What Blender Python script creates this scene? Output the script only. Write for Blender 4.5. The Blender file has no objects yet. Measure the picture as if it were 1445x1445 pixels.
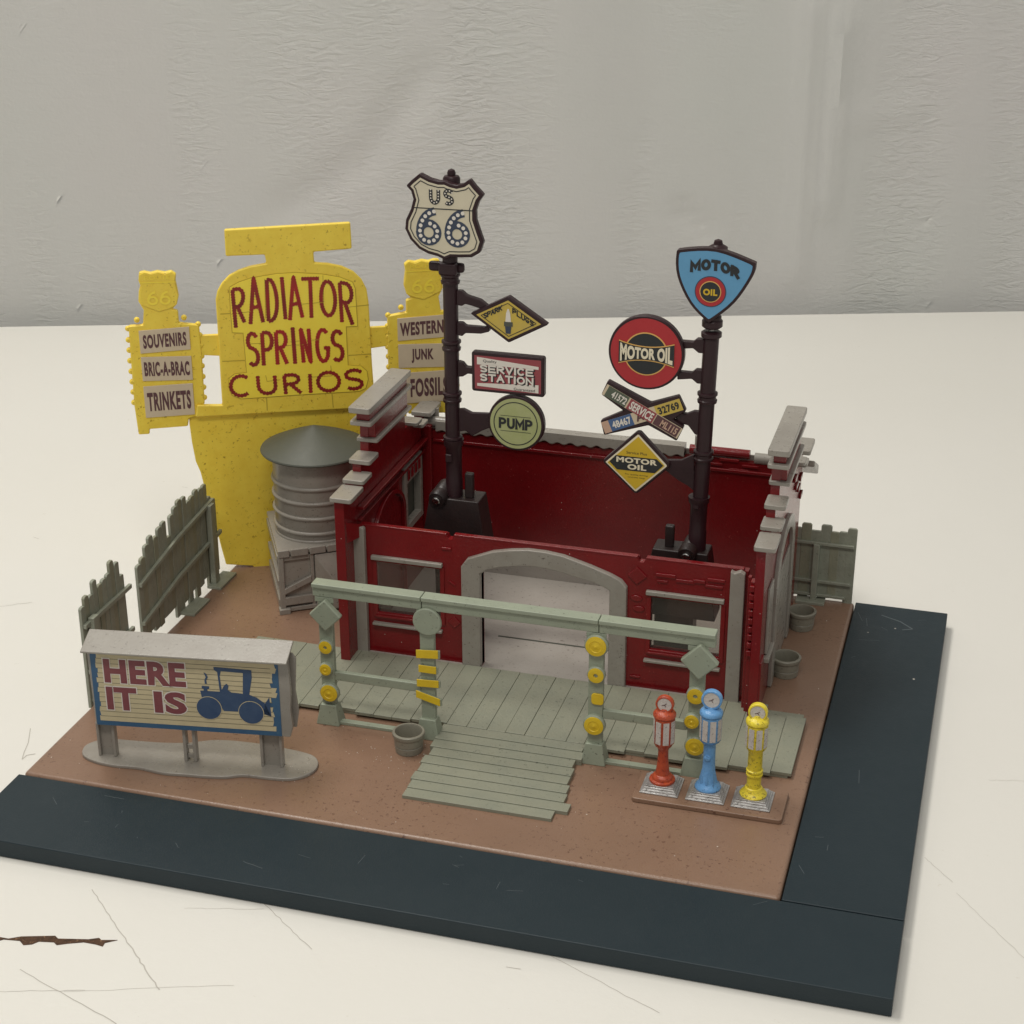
import bpy, bmesh, math, random
from mathutils import Vector, Matrix
random.seed(7)
R = math.radians
S = bpy.context.scene
COL = S.collection

# ---------------------------------------------------------------- camera (1 unit = 1 cm)
CAM = Vector((23.5617366, -34.6426478, 25.366758)); YAW, PITCH, ROLL = -0.283566392, 0.410817918, -0.002051405
FPX, HALF = 2484.80594, 722.5
_fw = Vector((math.sin(YAW)*math.cos(PITCH), math.cos(YAW)*math.cos(PITCH), -math.sin(PITCH)))
_r = Vector((math.cos(YAW), -math.sin(YAW), 0)); _u = _r.cross(_fw)
_R = _r*math.cos(ROLL) + _u*math.sin(ROLL); _U = -_r*math.sin(ROLL) + _u*math.cos(ROLL)
cd = bpy.data.cameras.new('camera'); cam = bpy.data.objects.new('camera', cd); COL.objects.link(cam)
m = Matrix((_R, _U, -_fw)).transposed().to_4x4(); m.translation = CAM; cam.matrix_world = m
cd.sensor_fit = 'HORIZONTAL'; cd.sensor_width = 36; cd.lens = 36*FPX/1445
cd.clip_start = 1; cd.clip_end = 600
cd.dof.use_dof = True; cd.dof.focus_distance = 46; cd.dof.aperture_fstop = 30
cd.dof.aperture_fstop = 95
S.camera = cam

# ---------------------------------------------------------------- light and exposure
w = bpy.data.worlds.new('World'); S.world = w; w.use_nodes = True
bg = w.node_tree.nodes['Background']; bg.inputs[0].default_value = (1.0, 0.995, 0.965, 1); bg.inputs[1].default_value = 0.33
def area(name, loc, target, size, size_y, power, col):
    l = bpy.data.lights.new(name, 'AREA'); l.shape = 'RECTANGLE'; l.size = size; l.size_y = size_y
    l.energy = power; l.color = col
    o = bpy.data.objects.new(name, l); COL.objects.link(o); o.location = loc
    o.rotation_euler = (Vector(target)-Vector(loc)).to_track_quat('-Z', 'Y').to_euler()
area('ceiling_light', (-22, 12, 100), (6, 9, 0), 55, 20, 60000, (1.0, 0.965, 0.895))
area('room_light', (20, -58, 104), (12, 6, 0), 55, 18, 44000, (1.0, 0.965, 0.895))
S.view_settings.view_transform = 'Standard'; S.view_settings.look = 'None'
S.view_settings.exposure = 0.0; S.view_settings.gamma = 1

# ---------------------------------------------------------------- where a photo point meets a real plane
def ray(px, py): return _fw + _R*((px-HALF)/FPX) - _U*((py-HALF)/FPX)
def hit(px, py, ax, v):
    d = ray(px, py); t = (v-CAM[ax])/d[ax]; return CAM + d*t
class Plane:
    """local frame: u along the face, v up, n out of the face towards the front"""
    def __init__(s, o, u, v=(0, 0, 1)):
        s.o = Vector(o); s.u = Vector(u).normalized(); s.v = Vector(v).normalized(); s.n = s.u.cross(s.v)
    def p(s, a, b, n=0): return s.o + s.u*a + s.v*b + s.n*n
    def uv(s, px, py, n=0):
        d = ray(px, py); o = s.o + s.n*n
        t = (o-CAM).dot(s.n)/d.dot(s.n); q = CAM + d*t - o
        return (q.dot(s.u), q.dot(s.v))
FRONT = lambda y: Plane((0, y, 0), (1, 0, 0))          # faces -Y; u = x, v = z
LEFTF = lambda x: Plane((x, 0, 0), (0, 1, 0))          # faces +X; u = y, v = z

# ---------------------------------------------------------------- materials
def mat(name, col, rough=0.45, mott=None, mott_scale=1.2, mott_amt=0.5, speck=None, speck_scale=9, speck_cut=0.68,
        dust=0.0, bump=0.03, bump_scale=14, metal=0.0, spec=0.5, wear=None, sss=0.0, dust_scale=2.3):
    m = bpy.data.materials.new(name); m.use_nodes = True; nt = m.node_tree; N = nt.nodes; L = nt.links
    b = N['Principled BSDF']; b.inputs['Roughness'].default_value = rough; b.inputs['Metallic'].default_value = metal
    b.inputs['Specular IOR Level'].default_value = spec
    tc = N.new('ShaderNodeTexCoord'); co = tc.outputs['Object']
    def noise(scale, detail=2, rgh=0.5, vec=None):
        n = N.new('ShaderNodeTexNoise'); n.inputs['Scale'].default_value = scale; n.inputs['Detail'].default_value = detail
        n.inputs['Roughness'].default_value = rgh; L.new(vec or co, n.inputs['Vector']); return n.outputs['Fac']
    def ramp(f, a, c):
        r = N.new('ShaderNodeMapRange'); r.inputs[1].default_value = a; r.inputs[2].default_value = c; L.new(f, r.inputs[0]); return r.outputs[0]
    def mix(f, a, c):
        x = N.new('ShaderNodeMix'); x.data_type = 'RGBA'
        if isinstance(f, float): x.inputs[0].default_value = f
        else: L.new(f, x.inputs[0])
        for s_, v in ((6, a), (7, c)):
            if isinstance(v, tuple): x.inputs[s_].default_value = (*v, 1)
            else: L.new(v, x.inputs[s_])
        return x.outputs[2]
    def mul(a, c):
        x = N.new('ShaderNodeMath'); x.operation = 'MULTIPLY'
        L.new(a, x.inputs[0])
        if isinstance(c, float): x.inputs[1].default_value = c
        else: L.new(c, x.inputs[1])
        return x.outputs[0]
    c = tuple(col)
    if mott is None: mott = tuple(v*0.86 for v in col)
    c = mix(mul(ramp(noise(mott_scale, 5, .62), .35, .68), float(mott_amt)), c, tuple(mott))
    if speck:
        f = ramp(noise(speck_scale, 3, .7), speck_cut, speck_cut+.05)
        f2 = ramp(noise(.5, 2), .3, .6)
        c = mix(mul(f, f2), c, tuple(speck))
    if wear:
        c = mix(mul(ramp(noise(1.7, 6, .7), .56, .66), .55), c, tuple(wear))
    rsock = ramp(noise(3.1, 4, .6), 0, 1)
    rr = N.new('ShaderNodeMapRange'); rr.inputs[3].default_value = max(.03, rough-.07); rr.inputs[4].default_value = min(1, rough+.09)
    L.new(rsock, rr.inputs[0]); L.new(rr.outputs[0], b.inputs['Roughness'])
    if dust > 0:
        v = N.new('ShaderNodeTexVoronoi'); v.inputs['Scale'].default_value = dust_scale; L.new(co, v.inputs['Vector'])
        dd = ramp(v.outputs['Distance'], .055, .03)
        sel = N.new('ShaderNodeSeparateColor'); L.new(v.outputs['Color'], sel.inputs[0])
        k = ramp(sel.outputs[0], 1-dust, 1-dust+.02)
        c = mix(mul(dd, k), c, (.62, .56, .5))
    L.new(c, b.inputs['Base Color'])
    if bump:
        bp_ = N.new('ShaderNodeBump'); bp_.inputs['Strength'].default_value = 0.5; bp_.inputs['Distance'].default_value = bump
        L.new(noise(bump_scale, 3, .6), bp_.inputs['Height']); L.new(bp_.outputs[0], b.inputs['Normal'])
    if sss:
        b.inputs['Subsurface Weight'].default_value = sss; b.inputs['Subsurface Radius'].default_value = (.12, .06, .03); b.inputs['Subsurface Scale'].default_value = .5
    return m
M = {}
M['brown'] = mat('brown_plastic', (.258, .156, .104), .32, (.218, .130, .086), .35, .8, (.12, .06, .04), 7.5, .60, dust=.30, bump=.015)
M['road'] = mat('road_plastic', (.0145, .026, .033), .42, (.018, .030, .037), .6, .8, (.07, .09, .095), 9, .74, dust=.10, bump=.008, bump_scale=25, dust_scale=1.3, spec=.30)
M['yellow'] = mat('yellow_plastic', (.90, .68, .075), .34, (.82, .58, .05), 2.4, .7, (.45, .28, .02), 8, .61, bump=.012, sss=.08)
M['yellow_panel'] = mat('yellow_panel_plastic', (.95, .76, .07), .30, (.92, .68, .05), 2.4, .5, (.5, .3, .02), 9, .70, bump=.01)
M['paint_yellow'] = mat('yellow_paint', (.74, .52, .02), .4, (.62, .42, .02), 3, .5, bump=.01)
M['greygreen'] = mat('grey_green_plastic', (.27, .272, .205), .42, (.235, .245, .19), 1.1, .8, (.12, .125, .095), 10, .62, dust=.07, bump=.02)
M['rail'] = mat('pale_green_plastic', (.31, .345, .26), .42, (.27, .30, .23), 1.5, .8, (.10, .10, .08), 11, .63, bump=.012)
M['fence'] = mat('fence_plastic', (.30, .315, .25), .4, (.24, .25, .195), 2.2, .9, (.09, .09, .065), 9, .66, bump=.03)
M['fence_b'] = mat('fence_plastic_olive', (.285, .285, .205), .4, (.23, .235, .17), 2.2, .9, (.09, .09, .065), 9, .66, bump=.03)
M['grey'] = mat('warm_grey_plastic', (.315, .292, .255), .28, (.27, .243, .21), 1.6, .8, (.12, .10, .085), 10, .63, dust=.05, bump=.005)
M['greyfloor'] = mat('floor_grey_plastic', (.38, .35, .315), .45, (.345, .315, .28), 1.0, .8, (.15, .13, .11), 10, .62, dust=.10, bump=.012)
M['red'] = mat('red_plastic', (.20, .0075, .010), .19, (.16, .008, .010), 1.2, .8, (.32, .05, .045), 8, .66, dust=.35, bump=.012, dust_scale=3.4)
M['roof'] = mat('dark_grey_plastic', (.078, .083, .066), .5, (.070, .075, .058), .9, .8, (.07, .07, .06), 9, .72, bump=.008)
M['maroon'] = mat('dark_maroon_plastic', (.030, .012, .015), .36, (.024, .010, .012), 2, .8, bump=.010, spec=.32)
M['black'] = mat('black_plastic', (.024, .013, .012), .42, (.017, .012, .012), 2, .8, bump=.012)
M['metal'] = mat('steel', (.55, .54, .52), .25, metal=1.0, bump=.004)
M['silver'] = mat('silver_paint', (.58, .57, .56), .34, (.34, .33, .32), 5, 1.0, (.08, .075, .07), 14, .60, metal=.55, bump=.015, bump_scale=18)
M['paint_red'] = mat('orange_red_paint', (.50, .085, .03), .3, (.30, .03, .015), 6, .7, (.10, .015, .01), 12, .60, bump=.03)
M['paint_blue'] = mat('sky_blue_paint', (.15, .36, .66), .3, (.10, .27, .55), 5, .7, (.04, .08, .18), 13, .61, bump=.03)
M['pump_yellow'] = mat('speckled_yellow_paint', (.83, .68, .05), .32, (.70, .52, .03), 5, .6, (.12, .10, .02), 12, .56, bump=.03)
M['pump_white'] = mat('pump_white_paint', (.60, .56, .52), .45, (.48, .44, .41), 5, .8, (.14, .11, .10), 14, .59, bump=.03)
def flat(name, col, rough=.5, mott=None, amt=.4): return mat(name, col, rough, mott, 3, amt, bump=.004)
M['paper'] = flat('sticker_cream', (.62, .56, .42)); M['plaque'] = flat('sticker_beige', (.62, .51, .36))
M['ink_plum'] = flat('ink_plum', (.11, .045, .05)); M['ink_black'] = flat('ink_black', (.018, .02, .022)); M['ink_navy'] = flat('ink_navy', (.035, .05, .085))
M['ink_red'] = mat('bulb_letter_red', (.20, .014, .012), .4, (.38, .022, .015), 1.6, .8, bump=.01)
M['ink_bright'] = mat('bulb_letter_bright_red', (.42, .018, .015), .4, (.25, .012, .012), 2.2, .8, bump=.01)
M['sign_red'] = flat('sticker_red', (.42, .022, .028)); M['sign_yel'] = flat('sticker_yellow', (.62, .41, .02)); M['sign_mus'] = flat('sticker_mustard', (.52, .38, .09), .5, (.58, .42, .06), .9)
M['sign_blue'] = flat('sticker_blue', (.115, .32, .53)); M['sign_pink'] = flat('sticker_rose', (.30, .055, .065)); M['sign_green'] = flat('sticker_green', (.40, .42, .20), .5, (.36, .39, .16), .9)
M['cream_ink'] = flat('cream_ink', (.78, .70, .52)); M['orange_ink'] = flat('orange_ink', (.72, .42, .12)); M['white_ink'] = flat('white_ink', (.74, .69, .62))
M['poster'] = flat('poster_cream', (.60, .51, .32), .55, (.52, .45, .28), .8); M['poster_blue'] = mat('poster_blue', (.035, .10, .20), .5, (.05, .13, .23), 2, .6, wear=(.07, .15, .22), bump=.005)
M['poster_red'] = flat('poster_red', (.20, .05, .06), .5, (.25, .08, .08)); M['poster_line'] = flat('poster_line', (.20, .17, .12))
M['poster_navy'] = flat('poster_navy', (.03, .065, .145), .5, (.05, .09, .17), .8)
M['plate_green'] = flat('plate_green', (.09, .11, .075)); M['plate_blue'] = flat('plate_blue', (.06, .12, .26)); M['plate_tan'] = flat('plate_tan', (.55, .36, .26))
M['groove'] = flat('panel_joint', (.50, .35, .03)); M['chip'] = mat('torn_board', (.11, .055, .028), .9, (.05, .025, .012), 6, 1.0, (.26, .15, .08), 9, .6, bump=.15)
M['scratch'] = flat('scratch', (.50, .47, .42), .6); M['scuff'] = flat('scuff', (.10, .12, .13), .5)
M['rust'] = mat('rusty_edge', (.22, .12, .085), .6, (.28, .24, .19), 3, 1, bump=.03)
def glass():
    m = bpy.data.materials.new('clear_pane'); m.use_nodes = True; nt = m.node_tree; N = nt.nodes; L = nt.links
    out = N['Material Output']; N.remove(N['Principled BSDF'])
    t = N.new('ShaderNodeBsdfTransparent'); t.inputs[0].default_value = (.86, .85, .83, 1)
    g = N.new('ShaderNodeBsdfGlossy'); g.inputs[1].default_value = .13; g.inputs[0].default_value = (.95, .93, .9, 1)
    fr = N.new('ShaderNodeFresnel'); fr.inputs[0].default_value = 1.5
    df = N.new('ShaderNodeBsdfDiffuse'); df.inputs[0].default_value = (.45, .42, .4, 1)
    mx = N.new('ShaderNodeMixShader'); L.new(fr.outputs[0], mx.inputs[0]); L.new(t.outputs[0], mx.inputs[1]); L.new(g.outputs[0], mx.inputs[2])
    m2 = N.new('ShaderNodeMixShader'); m2.inputs[0].default_value = .06; L.new(mx.outputs[0], m2.inputs[1]); L.new(df.outputs[0], m2.inputs[2])
    L.new(m2.outputs[0], out.inputs[0]); return m
M['pane'] = glass()
M['tub'] = mat('olive_grey_plastic', (.25, .235, .185), .36, (.21, .195, .155), 2, .8, (.10, .09, .07), 10, .62, bump=.012)

# ---------------------------------------------------------------- object helpers
def base_of(parent):
    v = Vector((0, 0, 0)); o = parent
    while o is not None: v = v + o.location; o = o.parent
    return v
def thing(name, label, cat, loc, group=None):
    o = bpy.data.objects.new(name, None); COL.objects.link(o); o.location = loc; o.empty_display_size = .3
    o['label'] = label; o['category'] = cat
    if group: o['group'] = group
    return o
def tag(o, label, cat, group=None):
    o['label'] = label; o['category'] = cat
    if group: o['group'] = group
    return o
def link(name, bm, mt, parent=None, bevel=0.0, smooth=False, kind=None, loc=None, segs=2):
    """bm holds world coordinates; stored relative to the parent's place (or to loc)"""
    bmesh.ops.recalc_face_normals(bm, faces=bm.faces)
    off = base_of(parent) + (Vector(loc) if loc is not None else Vector((0, 0, 0)))
    bmesh.ops.translate(bm, verts=bm.verts, vec=-off)
    me = bpy.data.meshes.new(name); bm.to_mesh(me); bm.free()
    me.materials.append(M[mt] if isinstance(mt, str) else mt)
    o = bpy.data.objects.new(name, me); COL.objects.link(o); o.parent = parent
    if loc is not None: o.location = loc
    if smooth or bevel:
        for p in me.polygons: p.use_smooth = True
    if bevel:
        b = o.modifiers.new('bevel', 'BEVEL'); b.width = bevel; b.segments = segs; b.limit_method = 'ANGLE'; b.angle_limit = R(35); b.harden_normals = True
    elif smooth:
        me.set_sharp_from_angle(angle=R(38))
    if kind: o['kind'] = kind
    return o
def bm_prism(bm, pts, pl, n0, n1):
    """outline pts (u, v) on plane pl, filled and given depth from n0 to n1"""
    a = [bm.verts.new(pl.p(u, v, n0)) for u, v in pts]; b = [bm.verts.new(pl.p(u, v, n1)) for u, v in pts]
    bm.faces.new(a); bm.faces.new(b[::-1]); k = len(pts)
    for i in range(k): bm.faces.new((a[i], a[(i+1) % k], b[(i+1) % k], b[i]))
def prism(name, pts, pl, n0, n1, mt, parent=None, bevel=.03, **kw):
    bm = bmesh.new(); bm_prism(bm, pts, pl, n0, n1); return link(name, bm, mt, parent, bevel, **kw)
def ring_prism(name, outer, inner, pl, n0, n1, mt, parent=None, bevel=.02, closed=True, **kw):
    """outer and inner outlines with the same number of points"""
    bm = bmesh.new(); k = len(outer); V = [[bm.verts.new(pl.p(u, v, n)) for u, v in pts] for pts in (outer, inner) for n in (n0, n1)]
    o0, o1, i0, i1 = V
    for i in range(k if closed else k-1):
        j = (i+1) % k
        for q in ((o1[i], o1[j], i1[j], i1[i]), (o0[i], i0[i], i0[j], o0[j]), (o0[i], o0[j], o1[j], o1[i]), (i0[i], i1[i], i1[j], i0[j])): bm.faces.new(q)
    if not closed:
        for i in (0, k-1): bm.faces.new((o0[i], o1[i], i1[i], i0[i]))
    return link(name, bm, mt, parent, bevel, **kw)
def bm_box(bm, x0, x1, y0, y1, z0, z1, mx=None):
    vs = [Vector((x, y, z)) for x in (x0, x1) for y in (y0, y1) for z in (z0, z1)]
    if mx is not None: vs = [mx @ v for v in vs]
    v = [bm.verts.new(p) for p in vs]
    for f in ((0, 1, 3, 2), (4, 6, 7, 5), (0, 4, 5, 1), (2, 3, 7, 6), (0, 2, 6, 4), (1, 5, 7, 3)): bm.faces.new([v[i] for i in f])
def box(name, x0, x1, y0, y1, z0, z1, mt, parent=None, bevel=.03, mx=None, **kw):
    bm = bmesh.new(); bm_box(bm, x0, x1, y0, y1, z0, z1, mx); return link(name, bm, mt, parent, bevel, **kw)
def bm_lathe(bm, prof, c, axis=(0, 0, 1), seg=32, sx=1.0):
    """prof: list of (radius, height along axis)"""
    ax = Vector(axis).normalized(); t = Vector((1, 0, 0)) if abs(ax.x) < .9 else Vector((0, 1, 0))
    e1 = (t - ax*t.dot(ax)).normalized(); e2 = ax.cross(e1); c = Vector(c); rings = []
    for r, h in prof:
        if r < 1e-6: rings.append([bm.verts.new(c+ax*h)])
        else: rings.append([bm.verts.new(c + ax*h + e1*(r*math.cos(2*math.pi*i/seg)) + e2*(r*math.sin(2*math.pi*i/seg))) for i in range(seg)])
    for a, b in zip(rings[:-1], rings[1:]):
        for i in range(seg):
            j = (i+1) % seg
            if len(a) == 1 and len(b) == 1: continue
            if len(a) == 1: bm.faces.new((a[0], b[i], b[j]))
            elif len(b) == 1: bm.faces.new((a[i], a[j], b[0]))
            else: bm.faces.new((a[i], a[j], b[j], b[i]))
def lathe(name, prof, c, mt, parent=None, axis=(0, 0, 1), seg=32, **kw):
    bm = bmesh.new()
    if prof[0][0] > 0: prof = [(0, prof[0][1])] + list(prof)
    if prof[-1][0] > 0: prof = list(prof) + [(0, prof[-1][1])]
    bm_lathe(bm, prof, c, axis, seg); return link(name, bm, mt, parent, smooth=True, **kw)
def torus(name, R0, r0, c, mt, parent, seg=48, s2=10, **kw):
    bm = bmesh.new(); g = [[bm.verts.new(Vector(c)+Vector(((R0+r0*math.cos(b))*math.cos(a), (R0+r0*math.cos(b))*math.sin(a), r0*math.sin(b)))) for b in [2*math.pi*j/s2 for j in range(s2)]] for a in [2*math.pi*i/seg for i in range(seg)]]
    for i in range(seg):
        for j in range(s2): bm.faces.new((g[i][j], g[(i+1) % seg][j], g[(i+1) % seg][(j+1) % s2], g[i][(j+1) % s2]))
    return link(name, bm, mt, parent, smooth=True, **kw)
def circ(cx, cy, r, n=40, ry=None, a0=0, a1=360):
    ry = ry or r; full = abs(a1-a0) >= 360
    return [(cx+r*math.cos(R(a0+(a1-a0)*i/(n if full else n-1))), cy+ry*math.sin(R(a0+(a1-a0)*i/(n if full else n-1)))) for i in range(n)]
def rrect(x0, y0, x1, y1, r=.06, n=4):
    out = []
    for cx, cy, a in ((x1-r, y1-r, 0), (x0+r, y1-r, 90), (x0+r, y0+r, 180), (x1-r, y0+r, 270)):
        out += [(cx+r*math.cos(R(a+90*i/n)), cy+r*math.sin(R(a+90*i/n))) for i in range(n+1)]
    return out
def inset(pts, d):
    """shrink a closed outline by d; edges that would turn over are merged away"""
    pts = [Vector(p) for p in pts]
    ar = sum(pts[i].x*pts[(i+1) % len(pts)].y-pts[(i+1) % len(pts)].x*pts[i].y for i in range(len(pts))); s = 1 if ar > 0 else -1
    steps = 8
    for _ in range(steps):
        k = len(pts); out = []
        for i in range(k):
            p0, p1, p2 = pts[i-1], pts[i], pts[(i+1) % k]; e1 = (p1-p0).normalized(); e2 = (p2-p1).normalized()
            n1 = Vector((-e1.y, e1.x))*s; n2 = Vector((-e2.y, e2.x))*s; b = (n1+n2); b = b.normalized() if b.length > 1e-6 else n1
            out.append(p1 + b*(d/steps/max(.35, b.dot(n1))))
        res = []; i = 0
        for i in range(k):
            if (out[(i+1) % k]-out[i]).length < .02 and k > 4 and res and i < k-1: continue
            if (out[(i+1) % k]-out[i]).dot(pts[(i+1) % k]-pts[i]) <= 0: continue
            res.append(out[i])
        pts = res
    return [(p.x, p.y) for p in pts]
def catmull(pts, n=5):
    k = len(pts); out = []
    for i in range(k):
        p = [Vector(pts[(i+j-1) % k]) for j in range(4)]
        for s in range(n):
            t = s/n; q = .5*((2*p[1]) + (p[2]-p[0])*t + (2*p[0]-5*p[1]+4*p[2]-p[3])*t*t + (3*p[1]-p[0]-3*p[2]+p[3])*t**3); out.append((q.x, q.y))
    return out
# --- flat print: sheets and lettering lying a hair above a face
def sheet(name, pts, pl, n, mt, parent, th=.006): return prism(name, pts, pl, n, n+th, mt, parent, bevel=0)
_fc = {}
def glyphs(txt, bold=0.0, spacing=1.0):
    key = (txt, bold, spacing)
    if key not in _fc:
        c = bpy.data.curves.new('t', 'FONT'); c.body = txt; c.offset = bold; c.space_character = spacing; c.resolution_u = 4
        o = bpy.data.objects.new('t', c); COL.objects.link(o)
        dg = bpy.context.evaluated_depsgraph_get(); me = bpy.data.meshes.new_from_object(o.evaluated_get(dg))
        vs = [(v.co.x, v.co.y) for v in me.vertices]; fs = [tuple(p.vertices) for p in me.polygons]
        bpy.data.objects.remove(o); bpy.data.meshes.remove(me); bpy.data.curves.remove(c)
        x0 = min(v[0] for v in vs); x1 = max(v[0] for v in vs); y0 = min(v[1] for v in vs); y1 = max(v[1] for v in vs)
        _fc[key] = ([((x-x0)/(x1-x0), (y-y0)/(y1-y0)) for x, y in vs], fs)
    return _fc[key]
def lettering(name, txt, f, pl, n, mt, parent, bold=.02, spacing=1.0, th=.006):
    """f maps the text's unit box to (u, v)"""
    vs, fs = glyphs(txt, bold, spacing); bm = bmesh.new()
    V = [bm.verts.new(pl.p(*f(a, b), n+th)) for a, b in vs]
    for q in fs:
        try: bm.faces.new([V[i] for i in q])
        except ValueError: pass
    return link(name, bm, mt, parent)
def rect(x0, y0, x1, y1, sl=0.0): return lambda a, b: (x0+(x1-x0)*a, y0+(y1-y0)*b+sl*a)
def quad(bl, br, tr, tl): return lambda a, b: tuple((bl[i]*(1-a)+br[i]*a)*(1-b) + (tl[i]*(1-a)+tr[i]*a)*b for i in (0, 1))
def bm_ribbon(bm, pts, w, pl, n, wav=0.0, wl=.1, closed=False):
    """flat stroke along pts; wav makes scalloped, bulb-lined edges"""
    P = [Vector(p) for p in pts]
    if closed: P.append(P[0])
    step = wl/6 if wav else .03; Q = []
    for a, b in zip(P[:-1], P[1:]):
        k = max(1, int((b-a).length/step)); Q += [a.lerp(b, i/k) for i in range(k)]
    Q.append(P[-1]); s = 0; L_ = []; Rr = []
    for i, q in enumerate(Q):
        d = (Q[min(i+1, len(Q)-1)]-Q[max(i-1, 0)]); d = d.normalized() if d.length > 1e-7 else Vector((1, 0)); nn = Vector((-d.y, d.x))
        if i: s += (q-Q[i-1]).length
        ww = w*(1-wav+wav*1.4*abs(math.sin(math.pi*s/wl)))
        h_ = n+.004*i/len(Q); L_.append(bm.verts.new(pl.p(*(q+nn*ww), h_))); Rr.append(bm.verts.new(pl.p(*(q-nn*ww), h_)))
    for i in range(len(Q)-1): bm.faces.new((L_[i], Rr[i], Rr[i+1], L_[i+1]))
def arc(cx, cy, rx, ry, a0, a1, n=12): return [(cx+rx*math.cos(R(a0+(a1-a0)*i/(n-1))), cy+ry*math.sin(R(a0+(a1-a0)*i/(n-1)))) for i in range(n)]
GL = {'R': [[(0, 0), (0, 1)], [(0, 1)]+arc(.45, .76, .5, .24, 90, -90)+[(0, .52)], [(.35, .52), (1, 0)]],
 'A': [[(0, 0), (.5, 1), (1, 0)], [(.2, .36), (.8, .36)]], 'D': [[(0, 0), (0, 1)], [(0, 1)]+arc(.3, .5, .7, .5, 90, -90, 16)+[(0, 0)]],
 'I': [[(.5, 0), (.5, 1)]], 'T': [[(.5, 0), (.5, 1)], [(0, 1), (1, 1)]], 'O': [arc(.5, .5, .5, .5, 90, 450, 28)],
 'S': [[(.95, .86)]+arc(.5, .76, .46, .24, 40, 270, 12)+arc(.5, .25, .46, .25, 80, -140, 12)], 'P': [[(0, 0), (0, 1)], [(0, 1)]+arc(.45, .74, .5, .26, 90, -90)+[(0, .48)]],
 'N': [[(0, 0), (0, 1), (1, 0), (1, 1)]], 'G': [arc(.5, .5, .5, .5, 50, 315, 20)+[(.92, .42), (.55, .42)]], 'C': [arc(.5, .5, .5, .5, 50, 310, 20)],
 'U': [[(0, 1), (0, .4)]+arc(.5, .4, .5, .4, 180, 360)+[(1, 1)]], '6': [[(.85, 1)]+arc(.95, .3, .9, .7, 110, 180, 7)+arc(.5, .3, .46, .3, 180, 520, 20)]}

GL.update({'M': [[(0, 0), (0, 1), (.5, .3), (1, 1), (1, 0)]], 'L': [[(0, 1), (0, 0), (1, 0)]], 'E': [[(1, 1), (0, 1), (0, 0), (1, 0)], [(0, .5), (.85, .5)]], 'F': [[(1, 1), (0, 1), (0, 0)], [(0, .5), (.85, .5)]],
 'V': [[(0, 1), (.5, 0), (1, 1)]], 'H': [[(0, 0), (0, 1)], [(1, 0), (1, 1)], [(0, .5), (1, .5)]], 'B': [[(0, 0), (0, 1)], [(0, 1)]+arc(.4, .76, .52, .24, 90, -90, 9)+[(0, .52)], [(0, .52)]+arc(.45, .26, .55, .26, 90, -90, 9)+[(0, 0)]],
 'K': [[(0, 0), (0, 1)], [(1, 1), (0, .38)], [(.3, .58), (1, 0)]], 'W': [[(0, 1), (.25, 0), (.5, .85), (.75, 0), (1, 1)]], 'J': [[(1, 1), (1, .25)]+arc(.5, .25, .5, .25, 0, -170, 10)], '-': [[(0, .5), (1, .5)]],
 '1': [[(.15, .8), (.6, 1), (.6, 0)]], '2': [arc(.5, .72, .48, .28, 160, -30, 10)+[(0, 0), (1, 0)]], '3': [arc(.45, .75, .5, .25, 140, -90, 10), arc(.45, .26, .55, .26, 90, -140, 10)], '4': [[(.72, 0), (.72, 1), (0, .3), (1, .3)]],
 '5': [[(.9, 1), (.1, 1), (.05, .56)]+arc(.45, .3, .52, .3, 100, -140, 10)], '7': [[(0, 1), (1, 1), (.35, 0)]], '9': [arc(.5, .7, .46, .3, 0, 360, 18), [(.96, .7)]+arc(.1, .7, .86, .7, 0, -60, 7)]})
GWD = {'I': .12, '1': .6, '-': .45, 'M': 1.25, 'W': 1.35, 'J': .8, ' ': .5, 'O': 1.08}
def bm_stroke(bm, pts, hw, pl, n):
    P = [Vector(pts[0])]
    for p in pts[1:]:
        if (Vector(p)-P[-1]).length > 1e-4: P.append(Vector(p))
    closed = (P[0]-P[-1]).length < 1e-3 and len(P) > 3
    if closed: P.pop()
    if not closed:
        P[0] = P[0]+(P[0]-P[1]).normalized()*hw*.95; P[-1] = P[-1]+(P[-1]-P[-2]).normalized()*hw*.95
    k = len(P); A_, B_ = [], []
    for i in range(k):
        e1 = (P[i]-P[i-1]).normalized() if (i or closed) else None; e2 = (P[(i+1) % k]-P[i]).normalized() if (i < k-1 or closed) else None
        e1 = e1 or e2; e2 = e2 or e1; n1 = Vector((-e1.y, e1.x)); n2 = Vector((-e2.y, e2.x)); b = n1+n2; b = b.normalized() if b.length > .05 else n1
        q = b*(hw/max(.45, b.dot(n1))); h_ = n+.003*i/k; A_.append(bm.verts.new(pl.p(*(P[i]+q), h_))); B_.append(bm.verts.new(pl.p(*(P[i]-q), h_)))
    for i in range(k if closed else k-1):
        j = (i+1) % k; bm.faces.new((A_[i], B_[i], B_[j], A_[j]))
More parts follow.
